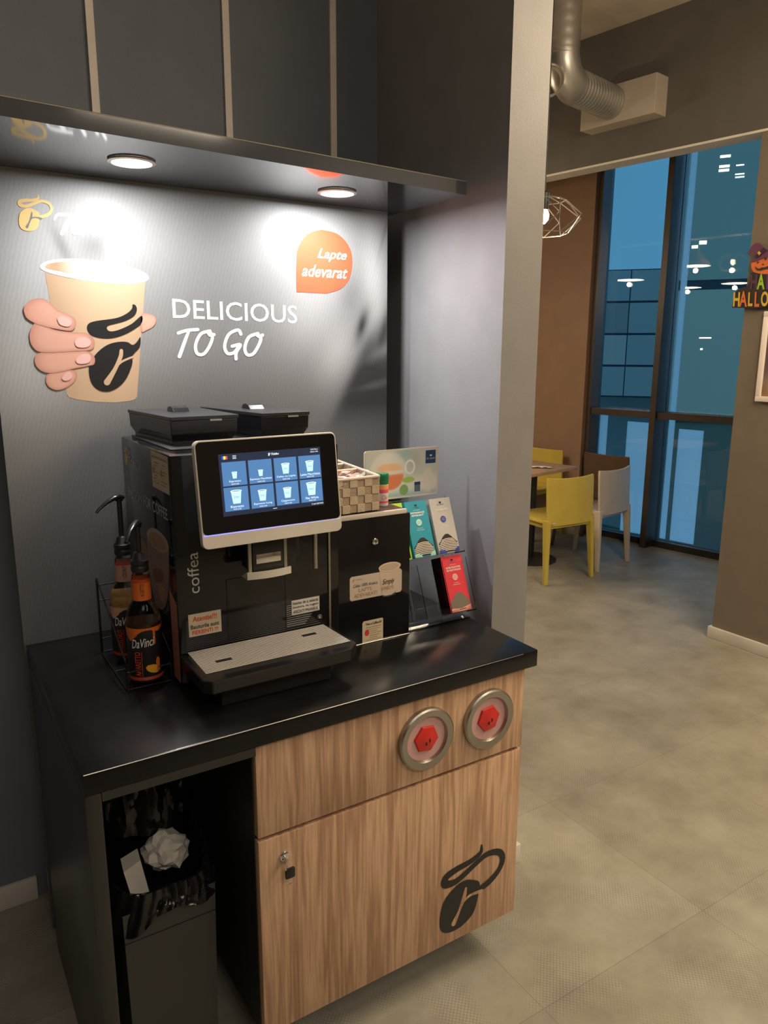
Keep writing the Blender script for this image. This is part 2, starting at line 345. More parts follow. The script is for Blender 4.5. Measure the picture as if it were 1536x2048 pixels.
b = MB().box((3.88, -4, 0), (5.0, 2.51, 3.5), 'wallr'); struct(b, 'wall_right')
b = MB().box((3.862, -4, 0), (3.88, 2.528, .07), 'white', .003).box((3.88, 2.51, 0), (4.6, 2.528, .07), 'white', .003); struct(b, 'baseboard_right')
# pale strips on the wall above the canopy
for i, (xa, xb) in enumerate(((169, 185), (443, 456.3), (659, 671))):
    xa = on(1, 2.27, (xa, 0))[0]; xb = on(1, 2.27, (xb, 0))[0]
    struct(MB().box((xa, 2.268, 2.1), (xb, 2.275, 3.5), 'trim'), 'trim_%d' % (i+1))
# beam, rotated 8 deg, meeting the corner of the right wall
a8 = rad(8); ub = np.array([-math.sin(a8), math.cos(a8), 0]); nb = np.array([-math.cos(a8), -math.sin(a8), 0]); B0 = np.array([3.88, 2.46, 0])
def beam(s, off, z): return tuple(B0+ub*s+nb*off+np.array([0, 0, z]))
zb = 2.77
b = MB()
def pbox(f, s0, s1, o0, o1, z0, z1, m): return b.hexa([f(s0, o1, z0), f(s1, o1, z0), f(s1, o0, z0), f(s0, o0, z0), f(s0, o1, z1), f(s1, o1, z1), f(s1, o0, z1), f(s0, o0, z1)], m)
pbox(beam, -.6, 3.4, -.13, 0, zb+.001, 3.5, 'beam'); struct(b, 'trim_4')
b = MB(); pbox(beam, -.6, 3.4, -.13, .003, zb-.012, zb, 'white'); struct(b, 'trim_5')
# ---- window wall
aw = rad(9.5); uw = np.array([-math.sin(aw), math.cos(aw), 0]); nw = np.array([-math.cos(aw), -math.sin(aw), 0]); W0 = np.array([5.488, 3.497, 0])
def win(s, off, z): return tuple(W0+uw*s+nw*off+np.array([0, 0, z]))
def sw(p, off=0):
    q = onp(W0+nw*off, nw, p); return float((q-W0)@uw)
d_m = .12
for _ in range(40):      # depth of the mullion such that its near side ends where the glass begins
    if sw((1308, 870), d_m) > sw((1326, 870), 0): d_m += .004
s_gl1 = sw((1190, 870)); s_m0 = sw((1326, 870)); s_m1 = sw((1296, 870), d_m)
WH = 3.5
s_w = sw((1163, 870), .20); b = MB(); pbox(win, s_w, 5.6, -.04, .20, 0, WH, 'wallb')
b2 = struct(b, 'wall_window')
b = MB(); pbox(win, s_w, 5.6, .2005, .214, 0, .07, 'white'); struct(b, 'baseboard_window')
wn = MB(); b = wn
pbox(win, s_gl1+.01, s_w-.0005, -.06, .03, 0, WH, 'framed')
wf = struct(wn, 'window_1')
b = MB(); pbox(win, s_w-.04, s_w-.001, .0305, .15, 0, WH, 'frame'); b.build('jamb', wf)
b = MB(); pbox(win, s_m0, s_m1, -.05, d_m, 0, WH, 'framed'); pbox(win, s_m0+.001, s_m1-.001, d_m, d_m+.004, 0, WH, 'frame'); b.build('mullion', wf)
b = MB(); pbox(win, -2.5, s_gl1+.009, -.05, .05, 0, .055, 'framed'); pbox(win, -2.5, s_gl1+.009, -.05, .05, WH-.1, WH, 'framed'); b.build('sill_rail', wf)
zt0 = 1.105; zt1 = 1.16
b = MB(); pbox(win, s_m1+.0005, s_gl1+.009, -.02, d_m-.02, zt0, zt1, 'frame'); b.build('transom', wf)
b = MB(); pbox(win, -2.5, s_m0-.0005, -.02, d_m-.02, zt0, zt1, 'frame'); b.build('transom', wf)
for (s0, s1) in ((s_m1, s_gl1+.009), (-2.5, s_m0)):
    for (z0, z1) in ((.055, zt0), (zt1, WH-.1)):
        b = MB(); pbox(win, s0, s1, -.012, -.004, z0, z1, 'glass'); b.build('pane', wf)
# pale blue boards and posts standing just outside the glass
film = bpy.data.materials.new('frosted blue film'); film.use_nodes = True; nt = film.node_tree; nt.nodes.remove(nt.nodes['Principled BSDF'])
tr = nt.nodes.new('ShaderNodeBsdfTranslucent'); tr.inputs[0].default_value = (.95, .95, .95, 1); df = nt.nodes.new('ShaderNodeBsdfDiffuse'); df.inputs[0].default_value = (.7, .75, .8, 1)
ms = nt.nodes.new('ShaderNodeMixShader'); ms.inputs[0].default_value = .12; nt.links.new(tr.outputs[0], ms.inputs[1]); nt.links.new(df.outputs[0], ms.inputs[2]); nt.links.new(ms.outputs[0], nt.nodes['Material Output'].inputs[0])
for (xa, xb, y, z0, z1) in ((1189, 1204, 1000, .06, 1.09), (1243, 1287, 1000, .06, 1.05), (1324, 1336, 1000, .06, WH-.1), (1345, 1394, 1000, .06, 1.02), (1452, 1472, 1000, .06, WH-.1)):
    b = MB(); sa, sb = sw((xb, y), -.04), sw((xa, y), -.04)
    pbox(win, sa, sb, -.045, -.04, z0, z1, film); b.build('frosted_strip', wf)
# ================================================================== OUTSIDE (dusk street)
b = MB().box((5.7, -30, -.12), (90, 90, -.02), mat('wet paving', (.05, .075, .06), .4)); struct(b, 'ground')
facd = mat('dark facade cladding', (.05, .09, .11), .5); lit = mat('lit office light', (1, .95, .75), .5, emit=2.5)
def glassmat(n, c, e): return mat(n, c, .2, emit=e)  # facade panes emit their own tone to stand in for dusk light
GL = [glassmat('teal glow pane a', (.050, .115, .130), 1), glassmat('teal glow pane b', (.038, .095, .110), 1), glassmat('teal glow pane c', (.030, .070, .075), 1), glassmat('teal glow pane d', (.060, .120, .110), 1)]
GB = [glassmat('blue glow pane a', (.030, .085, .120), 1), glassmat('blue glow pane b', (.024, .065, .090), 1), glassmat('blue glow pane c', (.040, .10, .135), 1)]
def tower(label, p, yaw, wdt, dep, h, floors, cols, lits, gl, x_off=0):
    t = thing('office_building', label, 'building', p, yaw)
    MB().box((x_off, 0, 0), (x_off+wdt, dep, h), facd).build('facade', t, local=True)
    fh = h/floors; cw = wdt/cols; k_ = 0
    for i in range(floors):
        g = MB()
        for j in range(cols):
            x0 = x_off+j*cw+.015*cw; z0 = i*fh+.04*fh; g.add([(x0, -.02, z0), (x0+.97*cw, -.02, z0), (x0+.97*cw, -.02, z0+.93*fh), (x0, -.02, z0+.93*fh)], [(0, 1, 2, 3)], gl[(i*5+j*3+(i*j) % 3) % len(gl)])
        g.build('window_band', t, local=True)
    n_ = np.array([math.sin(yaw), -math.cos(yaw), 0]); 
    for (x, y, wp, hp) in lits:
        q = onp(np.array(p)+n_*.03, n_, (x, y)); r_ = np.linalg.norm(q-CP)/FPX; xd = np.array([math.cos(yaw), math.sin(yaw), 0])
        g = MB(); g.add([q, q+xd*wp*r_, q+xd*wp*r_+np.array([0, 0, hp*r_]), q+np.array([0, 0, hp*r_])], [(0, 1, 2, 3)], lit); g.build('lit_lamp', t)
    return t
d1 = ray(1318, 700); d1 = d1/np.hypot(d1[0], d1[1]); q1 = d1*20
ang = math.atan2(-d1[0], d1[1])
tower('tall glass office building with lit lamps behind right window pane', (q1[0], q1[1], -.02), ang-.12, 6, 5, 16, 5, 3, [(1440, 316, 16, 4), (1438, 336, 16, 4), (1437, 344, 16, 4), (1472, 332, 12, 2), (1470, 350, 14, 2), (1470, 356, 14, 2), (1383, 497, 10, 5), (1398, 489, 12, 6), (1398, 677, 20, 2), (1400, 700, 4, 3)], GL)
q2 = ray(1180, 700); q2 = q2/np.hypot(q2[0], q2[1])*30
tower('low dark building under the open sky behind left window pane', (q2[0], q2[1], -.02), ang+.02, 5.2, 4, 4.6, 4, 4, [], GB)

# ================================================================== DUCT, PENDANTS
dt = thing('air_duct', 'galvanised spiral duct elbow running from ceiling into box on beam', 'duct', (3.12, 3.2, 3.05))
b = MB(); pbox(beam, 0.60, 1.09, 0, .12, 2.945, 3.15, mat('painted duct box', (.42, .37, .31), .5)); b.build('duct_box', dt, bevel=.003)
ce = np.array([3.12, 3.20, 3.05]); bx = np.array(beam(.88, .12, 3.055))
dirv = (bx-ce)/np.linalg.norm(bx-ce)
path = [ce+np.array([0, 0, .46]), ce+np.array([0, 0, .20]), ce+np.array([.0, 0, .19])]
path = [tuple(ce+np.array([0, 0, .45])), tuple(ce+np.array([0, 0, .14])), tuple(ce+np.array([0, 0, .135]))]
el = [ce+np.array([0, 0, .135]), ce+np.array([0, 0, .11]), ce+dirv*.035+np.array([0, 0, .040]), ce+dirv*.11, ce+dirv*.135]
b = MB()
def ribbed(p0, p1, r, n=22, amp=.0025):
    P = []; R = []
    for i in range(n*4+1):
        t = i/(n*4); P.append(tuple(np.array(p0)*(1-t)+np.array(p1)*t)); R.append(r+(amp if i % 4 == 0 else 0))
    b.tube(P, R, 'tin', 24)
ribbed(el[4]-dirv*.02, bx, .088, 14, .004); b.build('flexible_sleeve', dt)
b = MB(); ribbed(el[0]-np.array([0, 0, .02]), ce+np.array([0, 0, .449]), .088, 6, .002); b.build('riser', dt)
b = MB(); b.tube(el, [.0905]*5, 'tin', 24); b.build('elbow', dt)
b = MB(); tocam = np.array([-.55, -.75, -.15]); tocam /= np.linalg.norm(tocam); c0 = onp(ce-tocam*-.12, tocam, (1098, 160))
b.tube([c0-tocam*.10, c0+tocam*.0], .075, 'tin', 24, cap=False); b.tube([c0-tocam*.10, c0+tocam*0], .068, 'concrete', 24, cap=False)
r = []; e1 = np.cross(tocam, (0, 0, 1)); e1 /= np.linalg.norm(e1); e2 = np.cross(tocam, e1)
b.tube([c0+(e1*math.cos(t)+e2*math.sin(t))*.073 for t in np.linspace(0, 2*math.pi, 25)[:-1]], .007, 'tin', 6, closed=True)
b.build('branch_collar', dt)

wire = mat('steel wire', (.35, .33, .30), .35, .8); bulbm = mat('warm bulb', (1, .80, .5), .5, emit=26)
def cage_lamp(loc, label, R=.185, hh=.075):
    t = thing('pendant_lamp', label, 'lamp', loc)
    b = MB(); N = 8
    top = [(R*.55*math.cos(2*math.pi*k/N), R*.55*math.sin(2*math.pi*k/N), hh) for k in range(N)]
    mid = [(R*math.cos(2*math.pi*(k+.5)/N), R*math.sin(2*math.pi*(k+.5)/N), 0) for k in range(N)]
    bot = [(R*.62*math.cos(2*math.pi*k/N), R*.62*math.sin(2*math.pi*k/N), -hh) for k in range(N)]
    up = [(.03*math.cos(2*math.pi*k/N), .03*math.sin(2*math.pi*k/N), hh+.02) for k in range(N)]
    for k in range(N):
        j = (k+1) % N
        for p, q in ((top[k], top[j]), (top[k], mid[k]), (mid[k], top[j]), (bot[k], bot[j]), (bot[k], mid[k]), (mid[k], bot[j]), (up[k], top[k])): b.tube([p, q], .0024, wire, 5)
    b.build('wire_cage', t, local=True)
    MB().lathe([(.004, .035), (.018, .03), (.024, .01), (.02, -.012), (.006, -.028)], bulbm, 16).build('bulb', t, local=True)
    MB().lathe([(.018, .035), (.02, .06), (.02, .11), (.005, .12)], 'plasticm', 16).build('lamp_socket', t, local=True)
    MB().tube([(0, 0, .12), (0, 0, 3.5-loc[2])], .003, 'plasticm', 6).build('cord', t, local=True)
    return t
cage_lamp((2.662, 2.8, 2.272), 'geometric wire cage pendant with glowing bulb beside grey partition wall')
lamp('POINT', 'bulb_light', (2.662, 2.8, 2.215), 5, (1, .75, .45), shadow_soft_size=.03)
def shade_lamp(loc, label, sh, em=8):
    t = thing('pendant_lamp', label, 'lamp', loc)
    MB().lathe([(.15, 0), (.145, .03), (.07, .10), (.03, .16), (.02, .2)], sh, 28, cap=False).build('lamp_shade', t, local=True)
    MB().lathe([(.0, -.002), (.148, -.002), (.148, .012), (0, .012)], mat('glowing diffuser', (1, .9, .72), .5, emit=em*3), 28, cap=False).build('diffuser', t, local=True)
    MB().tube([(0, 0, .19), (0, 0, 3.5-loc[2])], .003, 'plasticm', 6).build('cord', t, local=True)
blk = K['plasticm']; amb = mat('amber glass shade', (.6, .30, .04), .2)
cx = dict(g='pendants over the far dining area')
shade_lamp((3.09, 5.4, 2.45), 'black shaded pendant whose reflection glows in left window pane', blk)
shade_lamp((2.2, 4.49, 2.43), 'black shaded pendant reflected near the pumpkin sign', blk)
shade_lamp((1.89, 5.12, 2.43), 'black shaded pendant reflected at left of right pane', blk)
shade_lamp((2.69, 4.8, 2.60), 'amber shaded pendant reflected in the right pane', amb, 5)
cage_lamp((2.8, 4.38, 2.60), 'wire cage pendant reflected bright in the right pane')

# ================================================================== CANOPY
zc = 2.062
FLp, FRp = on(2, zc, (0, 231)), on(2, zc, (932, 390))
dirf = (FRp-FLp)/np.linalg.norm(FRp-FLp); FLp = FLp-dirf*.06
ct = .034; cn = thing('canopy', 'dark glossy canopy shelf with two downlights above the poster', 'canopy', (.8, 2.0, zc))
xr = FRp[0]+.0
b = MB(); b.hexa([tuple(FLp), tuple(FRp), (xr, 2.27, zc), (FLp[0], 2.27, zc)]+[(p[0], p[1], p[2]+ct) for p in (tuple(FLp), tuple(FRp), (xr, 2.27, zc), (FLp[0], 2.27, zc))], 'gloss')
b.build('canopy_panel', cn)
b = MB(); e = .0012; nn = np.array([dirf[1], -dirf[0], 0])
b.tube([FLp+nn*.0005+np.array([0, 0, ct]), FRp+nn*.0005+np.array([0, 0, ct])], .0011, 'steel', 5); b.build('edge_strip', cn)
for i, (sx, sy) in enumerate(SPOTS):
    t = thing('downlight', ('round white downlight shining in canopy, left one above logo', 'round white downlight shining in canopy, right one above red badge')[i], 'downlight', (sx, sy, zc))
    MB().lathe([(.042, -.0005), (.051, -.0005), (.052, -.004), (.044, -.006), (.042, -.0005)], 'alu', 32, cap=False).build('bezel', t, local=True)
    MB().lathe([(0, -.003), (.043, -.003), (.043, -.0015), (0, -.0015)], mat('lamp lens', (1, .96, .9), .5, emit=22), 32, cap=False).build('lens', t, local=True)

# ================================================================== PRINTED BOARD
pm = vcol_mat('poster print', .5, True); pmf = vcol_mat('poster print fine', .45)
BX0, BX1 = .190, 1.297
pz0, pz1 = .9, zc-.0005
def gpx(cx, cy, sx, sy, rot=0):
    def f(x, y):
        dx, dy = x-cx, y-cy; c, s = math.cos(rot), math.sin(rot); return np.exp(-(((dx*c+dy*s)/sx)**2+((-dx*s+dy*c)/sy)**2))
    return f
nx, nz = 240, 250
X_, Z_ = np.meshgrid(np.linspace(BX0, BX1, nx), np.linspace(pz0, pz1, nz))
# world -> photo pixel coordinates of the artwork (locates each printed motif and the painted dim zone on the board)
dx = np.stack([X_, np.full_like(X_, BY), Z_-CAMZ], -1); zz = dx@fw; PXx = 768+FPX*(dx@RT)/zz; PXy = 1024-FPX*(dx@UP)/zz
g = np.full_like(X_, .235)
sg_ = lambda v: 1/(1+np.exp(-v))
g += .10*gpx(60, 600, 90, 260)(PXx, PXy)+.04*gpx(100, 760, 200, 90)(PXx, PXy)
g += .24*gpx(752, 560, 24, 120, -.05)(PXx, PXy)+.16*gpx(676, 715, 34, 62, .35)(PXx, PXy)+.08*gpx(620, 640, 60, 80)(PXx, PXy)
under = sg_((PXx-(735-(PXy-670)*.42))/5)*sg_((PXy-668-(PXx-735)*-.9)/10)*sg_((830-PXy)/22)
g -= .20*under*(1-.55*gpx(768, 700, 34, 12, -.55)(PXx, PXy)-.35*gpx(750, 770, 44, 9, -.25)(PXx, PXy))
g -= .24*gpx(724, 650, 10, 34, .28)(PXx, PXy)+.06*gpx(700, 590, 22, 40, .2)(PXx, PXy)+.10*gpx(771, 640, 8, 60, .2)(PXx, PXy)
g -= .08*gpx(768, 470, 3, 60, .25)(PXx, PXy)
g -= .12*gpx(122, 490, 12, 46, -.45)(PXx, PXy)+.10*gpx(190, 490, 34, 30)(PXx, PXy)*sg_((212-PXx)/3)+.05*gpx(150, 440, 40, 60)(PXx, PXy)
g -= .07*gpx(400, 790, 300, 90)(PXx, PXy)+.055*gpx(450, 630, 170, 130)(PXx, PXy)  # last dip paints in the dimmer zone between the downlights
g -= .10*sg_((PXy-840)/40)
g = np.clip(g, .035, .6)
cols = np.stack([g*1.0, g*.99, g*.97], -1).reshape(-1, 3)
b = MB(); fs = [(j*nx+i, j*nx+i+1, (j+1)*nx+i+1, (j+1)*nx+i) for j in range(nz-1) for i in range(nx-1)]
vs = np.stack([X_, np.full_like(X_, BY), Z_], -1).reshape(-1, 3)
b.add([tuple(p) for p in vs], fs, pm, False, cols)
O = lambda px, k=1: (lambda q: (q[0], BY-.0004*k, q[2]))(on(1, BY, px))
c2 = lambda p: (p[0]/3.657, 350+p[1]/3.657)
c3 = lambda p: (320+p[0]/1.969, 400+p[1]/1.969)
def blob(pts, conv, k, colf, n=5, rings=7, smooth=True):
    P = catmull(pts, n) if smooth else [np.array(p, float) for p in pts]; P = [np.array(p[:2]) for p in P]; c = np.mean(P, 0); vs = [O(conv(c), k)]; cs = [colf(c, 0)]; fs = []; N = len(P)
    for r_ in range(1, rings+1):
        t = r_/rings
        for p in P: q = c+(p-c)*t; vs.append(O(conv(q), k)); cs.append(colf(q, t))
    for i in range(N): fs.append((0, 1+i, 1+(i+1) % N))
    for r_ in range(rings-1):
        for i in range(N): a_ = 1+r_*N; fs.append((a_+i, a_+N+i, a_+N+(i+1) % N, a_+(i+1) % N))
    b.add(vs, fs, pmf, False, cs)
mixc = lambda a, c, t: tuple(a[i]*(1-t)+c[i]*t for i in range(3))
kraft = (.47, .32, .20); kraftd = (.33, .21, .13); skin = (.56, .30, .22); skind = (.30, .11, .08); nail = (.62, .37, .33)
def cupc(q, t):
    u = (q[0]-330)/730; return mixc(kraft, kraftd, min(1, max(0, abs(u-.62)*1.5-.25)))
_cup = [(328, 712), (500, 755), (700, 778), (900, 790), (1062, 778)]+[(1062+(1002-1062)*t, 778+(1622-778)*t) for t in np.linspace(.08, 1, 9)]+[(985, 1642), (950, 1652), (850, 1664), (700, 1660), (560, 1642), (505, 1625), (488, 1605)]+[(488+(328-488)*t, 1605+(712-1605)*t) for t in np.linspace(.08, .93, 9)]
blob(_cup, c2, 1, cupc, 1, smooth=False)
rimc = lambda q, t: (.72, .66, .62)
blob([(292, 668), (330, 635), (420, 617), (560, 612), (760, 632), (930, 665), (1040, 705), (1088, 745), (1065, 778), (960, 797), (780, 790), (600, 768), (430, 735), (320, 700)], c2, 2, rimc)
blob([(330, 668), (360, 648), (440, 636), (560, 632), (740, 650), (900, 680), (1000, 712), (1040, 742), (1010, 755), (900, 757), (760, 748), (600, 730), (450, 706), (350, 686)], c2, 3, lambda q, t: mixc((.66, .58, .50), (.42, .20, .10), max(0, 1-abs(q[0]-400)/260)))
# cup emblem
f2 = lambda k: (lambda q: O(c2(q), k))
for outline in ([(968, 948), (990, 953), (1000, 985), (980, 1030), (920, 1065), (850, 1085), (795, 1100), (780, 1118), (800, 1142), (860, 1135), (960, 1090), (1034, 1030), (1033, 1085), (970, 1135), (900, 1170), (820, 1192), (740, 1192), (670, 1172), (638, 1130), (645, 1090), (700, 1068), (850, 1046), (930, 1010), (965, 975)],
                [(650, 1440), (660, 1370), (710, 1300), (780, 1245), (860, 1221), (930, 1222), (968, 1243), (1000, 1222), (1026, 1185), (1022, 1255), (985, 1300), (965, 1330), (968, 1370), (950, 1430), (915, 1500), (860, 1555), (790, 1583), (720, 1570), (670, 1520)]):
    P = catmull(outline, 4); b.poly([O(c2(p), 4) for p in P], 'blacki')
kr = mat('kraft print', kraft, .4)
stroke(b, [(886, 1285), (880, 1330), (840, 1420), (782, 1515)], [26, 30, 30, 48], kr, f2(5)); stroke(b, [(845, 1410), (890, 1365), (970, 1330)], [12, 16, 14], kr, f2(5))
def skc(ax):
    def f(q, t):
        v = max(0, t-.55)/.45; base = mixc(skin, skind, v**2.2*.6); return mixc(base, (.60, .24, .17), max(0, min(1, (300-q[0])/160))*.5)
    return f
nl = lambda q, t: mixc(nail, (.62, .30, .25), max(0, t-.8)*3)
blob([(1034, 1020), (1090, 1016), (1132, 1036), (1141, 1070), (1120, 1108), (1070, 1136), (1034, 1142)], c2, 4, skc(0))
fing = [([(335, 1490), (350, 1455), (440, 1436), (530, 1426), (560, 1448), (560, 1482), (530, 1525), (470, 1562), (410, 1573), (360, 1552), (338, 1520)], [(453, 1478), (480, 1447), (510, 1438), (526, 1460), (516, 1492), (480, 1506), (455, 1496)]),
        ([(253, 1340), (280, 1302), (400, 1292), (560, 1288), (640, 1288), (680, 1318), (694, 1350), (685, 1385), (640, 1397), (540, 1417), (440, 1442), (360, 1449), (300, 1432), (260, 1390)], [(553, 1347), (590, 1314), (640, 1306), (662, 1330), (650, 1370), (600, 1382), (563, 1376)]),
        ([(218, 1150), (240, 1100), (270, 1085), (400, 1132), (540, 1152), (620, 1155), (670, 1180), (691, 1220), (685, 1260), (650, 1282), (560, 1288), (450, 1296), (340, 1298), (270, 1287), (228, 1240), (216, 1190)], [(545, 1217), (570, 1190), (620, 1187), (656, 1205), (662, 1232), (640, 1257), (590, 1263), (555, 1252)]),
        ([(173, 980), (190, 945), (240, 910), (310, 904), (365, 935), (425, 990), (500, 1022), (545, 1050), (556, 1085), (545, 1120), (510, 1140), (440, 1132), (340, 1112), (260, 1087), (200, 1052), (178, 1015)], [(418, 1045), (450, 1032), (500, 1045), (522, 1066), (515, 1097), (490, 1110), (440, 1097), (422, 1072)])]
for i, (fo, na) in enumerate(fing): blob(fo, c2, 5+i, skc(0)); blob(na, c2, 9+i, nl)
# logo + word, headline, badge
l0, l1 = on(1, BY, (36, 461)), on(1, BY, (107, 392)); lx0 = on(1, BY, (36, 430))[0]; lx1 = on(1, BY, (107, 430))[0]
def flogo(q, k=2): return (lx0+q[0]*(lx1-lx0), BY-.0004*k, l0[2]+q[1]*(l1[2]-l0[2]))
logo(b, flogo, 'gold', mat('grey print slit', (.16, .16, .16), .35))
W3 = lambda P, w: stroke(b, P, w, 'whitei', f2(2))
W3([(398, 325), (412, 298), (450, 288), (572, 292)], [14, 22, 26, 20]); W3([(520, 295), (490, 360), (452, 428)], [34, 38, 30])
W3([(592, 352), (560, 342), (528, 378), (532, 422), (575, 425), (612, 400)], 22); W3([(665, 302), (630, 380), (604, 440)], 26); W3([(618, 408), (650, 366), (684, 368), (668, 415), (690, 444), (715, 425)], 20)
W3([(735, 372), (712, 430), (745, 448), (765, 430)], 22); W3([(752, 335), (756, 332)], 26); W3([(812, 310), (780, 385), (768, 440), (815, 455), (846, 415), (815, 390), (785, 405)], 22)
W3([(915, 400), (875, 420), (878, 460), (925, 462), (945, 425), (915, 400), (960, 410), (1018, 388)], 22)
z_d = on(1, BY, (470, 641))[2]; xa, xb = on(1, BY, (345, 620))[0], on(1, BY, (594, 620))[0]
b.text('DELICIOUS', (xa, BY-.0006, on(1, BY, (345, 636))[2]), (1, 0, (on(1, BY, (593, 647))[2]-on(1, BY, (345, 636))[2])/(xb-xa)), (0, 0, 1), xb-xa, on(1, BY, (344, 597))[2]-on(1, BY, (345, 636))[2], 'whitei', bold=.006)
T3 = lambda P, w=13: stroke(b, P, w, 'whitei', lambda q: O(c3(q), 2))
T3([(72, 524), (105, 514), (148, 510)]); T3([(113, 516), (96, 560), (76, 616)], [11, 14, 15])
T3([(196, 516), (160, 528), (140, 570), (146, 604), (172, 606), (196, 572), (206, 535), (188, 516), (196, 532), (212, 530)])
T3([(318, 528), (306, 512), (270, 530), (254, 575), (266, 604), (292, 600), (312, 572)]); T3([(284, 576), (316, 570), (300, 600), (299, 626)])
T3([(385, 526), (350, 540), (334, 580), (342, 608), (366, 606), (388, 572), (396, 542), (378, 526), (390, 538), (403, 532)])
P = [(537, 362), (537, 240), (545, 185), (580, 135), (635, 117)]; P = catmull(P, 5, False)+catmull([(635, 117), (700, 135), (745, 185), (757, 245), (745, 310), (710, 350), (655, 368)], 5, False)[1:]
b.poly([O(c3(p), 2) for p in P], mat('red badge print', (.80, .10, .045), .35))
def ptext(s, x0, x1, y0, y1, m='whitei', k=3, **kw):
    o = O(c3((x0, y0)), k); e_ = O(c3((x1, y0+(x1-x0)*.04)), k); b.text(s, o, ((e_[0]-o[0]), 0, 0), (0, 0, 1), 1, O(c3((x0, y1)), k)[2]-o[2], m, **kw)
ptext('Lapte', 620, 735, 240, 190, shear=.35, bold=.012); ptext('adevarat', 558, 738, 300, 252, shear=.35, bold=.012)
ps = b.build('printed_poster'); place(ps, (.745, BY, .9)); tag(ps, 'grey wall poster of a hand holding a paper coffee cup', 'poster')
b = MB().box((BX0, BY+.0005, .05), (BX1, BY+.022, pz1), mat('grey backing board', (.09, .09, .092), .4)); place(b.build('backing_board'), (.745, BY+.01, .05)); tag(bpy.data.objects['backing_board'], 'flat dark board behind the counter carrying the poster', 'board')
# ================================================================== COUNTER
CX0, CX1, CY0, CZ = .195, 1.306, 1.322, .9
ct_ = thing('worktop', 'black laminate worktop with waterfall side panel carrying the coffee machine', 'worktop', (.75, 1.65, .85))
b = MB().box((CX0, CY0, .855), (CX1, BY-.001, CZ), 'black', .003); b.build('worktop_slab', ct_)
b = MB().box((CX0, CY0, 0), (CX0+.030, BY-.02, .8548), 'blackfront', .002); b.build('side_panel', ct_)
b = MB().box((CX0+.031, CY0+.001, .836), (.528, CY0+.02, .8548), 'blackfront'); b.build('front_rail', ct_)
b = MB(); b.tube([(CX0+.002, CY0-.0002, CZ-.0015), (CX0+.55, CY0-.0002, CZ-.0015), (CX0+.8, CY0-.0001, CZ-.0015), (CX1-.05, CY0+.0004, CZ-.0018)], [.0011, .0011, .0008, .0004], 'steeld', 5); b.build('edge_line', ct_)  # thin pale line along the front top edge
cab = thing('base_cabinet', 'ash wood cabinet with drawer and lockable door under worktop', 'cabinet', (.9, 1.65, 0))
b = MB().box((.5305, CY0+.036, .13), (1.276, 1.98, .854), 'plasticm'); b.build('body', cab)
gz0, gz1 = .624, .634
b = MB().box((.532, 1.336, gz1), (1.276, 1.3575, .8535), 'wood', .0012); dr = b.build('drawer', cab)
b = MB().box((.532, 1.336, .130), (1.276, 1.3575, gz0), 'wood', .0012)
lx_0, lz_0, lx_1, lz_1 = 1.018, .160, 1.236, .386
def fcab(q, k=1): return (lx_0+q[0]*(lx_1-lx_0), 1.336-.0004*k, lz_0+q[1]*(lz_1-lz_0))
logo(b, fcab, 'blacki', 'wood'); door = b.build('door', cab)
for i, cx_ in enumerate((.963, 1.155)):     # cup chutes: steel ring with red flap
    cz_ = .745
    def ring(prof, m, n=48):
        b = MB(); b.lathe(prof, m, n, cap=False); b.v = [(cx_+p[0], 1.336-p[2], cz_+p[1]) for p in b.v]; return b
    t = ring([(.056, .0), (.056, .006), (.059, .012), (.074, .014), (.078, .011), (.0785, 0)], 'steeld').build('cup_chute_ring', dr)
    g = ring([(.0, .0035), (.057, .0035), (.057, .006)], 'pink'); g.build('translucent_flange', t)
    g = MB(); hx = [(.036*math.cos(rad(60*k+(8 if i else -8))), .036*math.sin(rad(60*k+(8 if i else -8)))) for k in range(6)]
    for (ra, ya, rb_, yb_) in ((1, .004, .93, .0085), (.93, .0085, .25, .013)):
        A = [(cx_+p[0]*ra, 1.336-ya, cz_+p[1]*ra) for p in hx]; Bq = [(cx_+p[0]*rb_, 1.336-yb_, cz_+p[1]*rb_) for p in hx]
        g.add(A+Bq, [(k, (k+1) % 6, 6+(k+1) % 6, 6+k) for k in range(6)], 'red')
    g.add(Bq, [(0, 1, 2, 3, 4, 5)], 'red')
    for dxx, dzz in ((-.004, -.004), (.006, .002)): g.box((cx_+dxx-.002, 1.336-.0145, cz_+dzz-.009), (cx_+dxx+.001, 1.336-.0125, cz_+dzz), 'blacki', .0008)
    g.build('red_flap', t)
# key lock on the door
b = MB(); b.lathe([(0, .006), (.009, .006), (.0115, .004), (.012, 0)], 'chrome', 24, cap=False); b.v = [(.590+p[0], 1.336-p[2], .572+p[1]) for p in b.v]; lk = b.build('cam_lock', door)
b = MB(); b.box((.586, 1.312, .560), (.588, 1.331, .578), 'chrome', .0006); b.box((.581, 1.308, .532), (.604, 1.316, .556), 'plastic', .003); b.tube([(.592+.009*math.cos(t), 1.312, .528+.011*math.sin(t)) for t in np.linspace(0, 2*math.pi, 17)[:-1]], .001, 'chrome', 5, closed=True)
b.tube([(.589, 1.3125, .578), (.582, 1.311, .566), (.583, 1.311, .553)], .0018, 'chrome', 6); b.build('key', lk)
MB().box((.60, 1.47, 0), (1.20, 1.94, .1295), 'plasticm').build('plinth', cab)
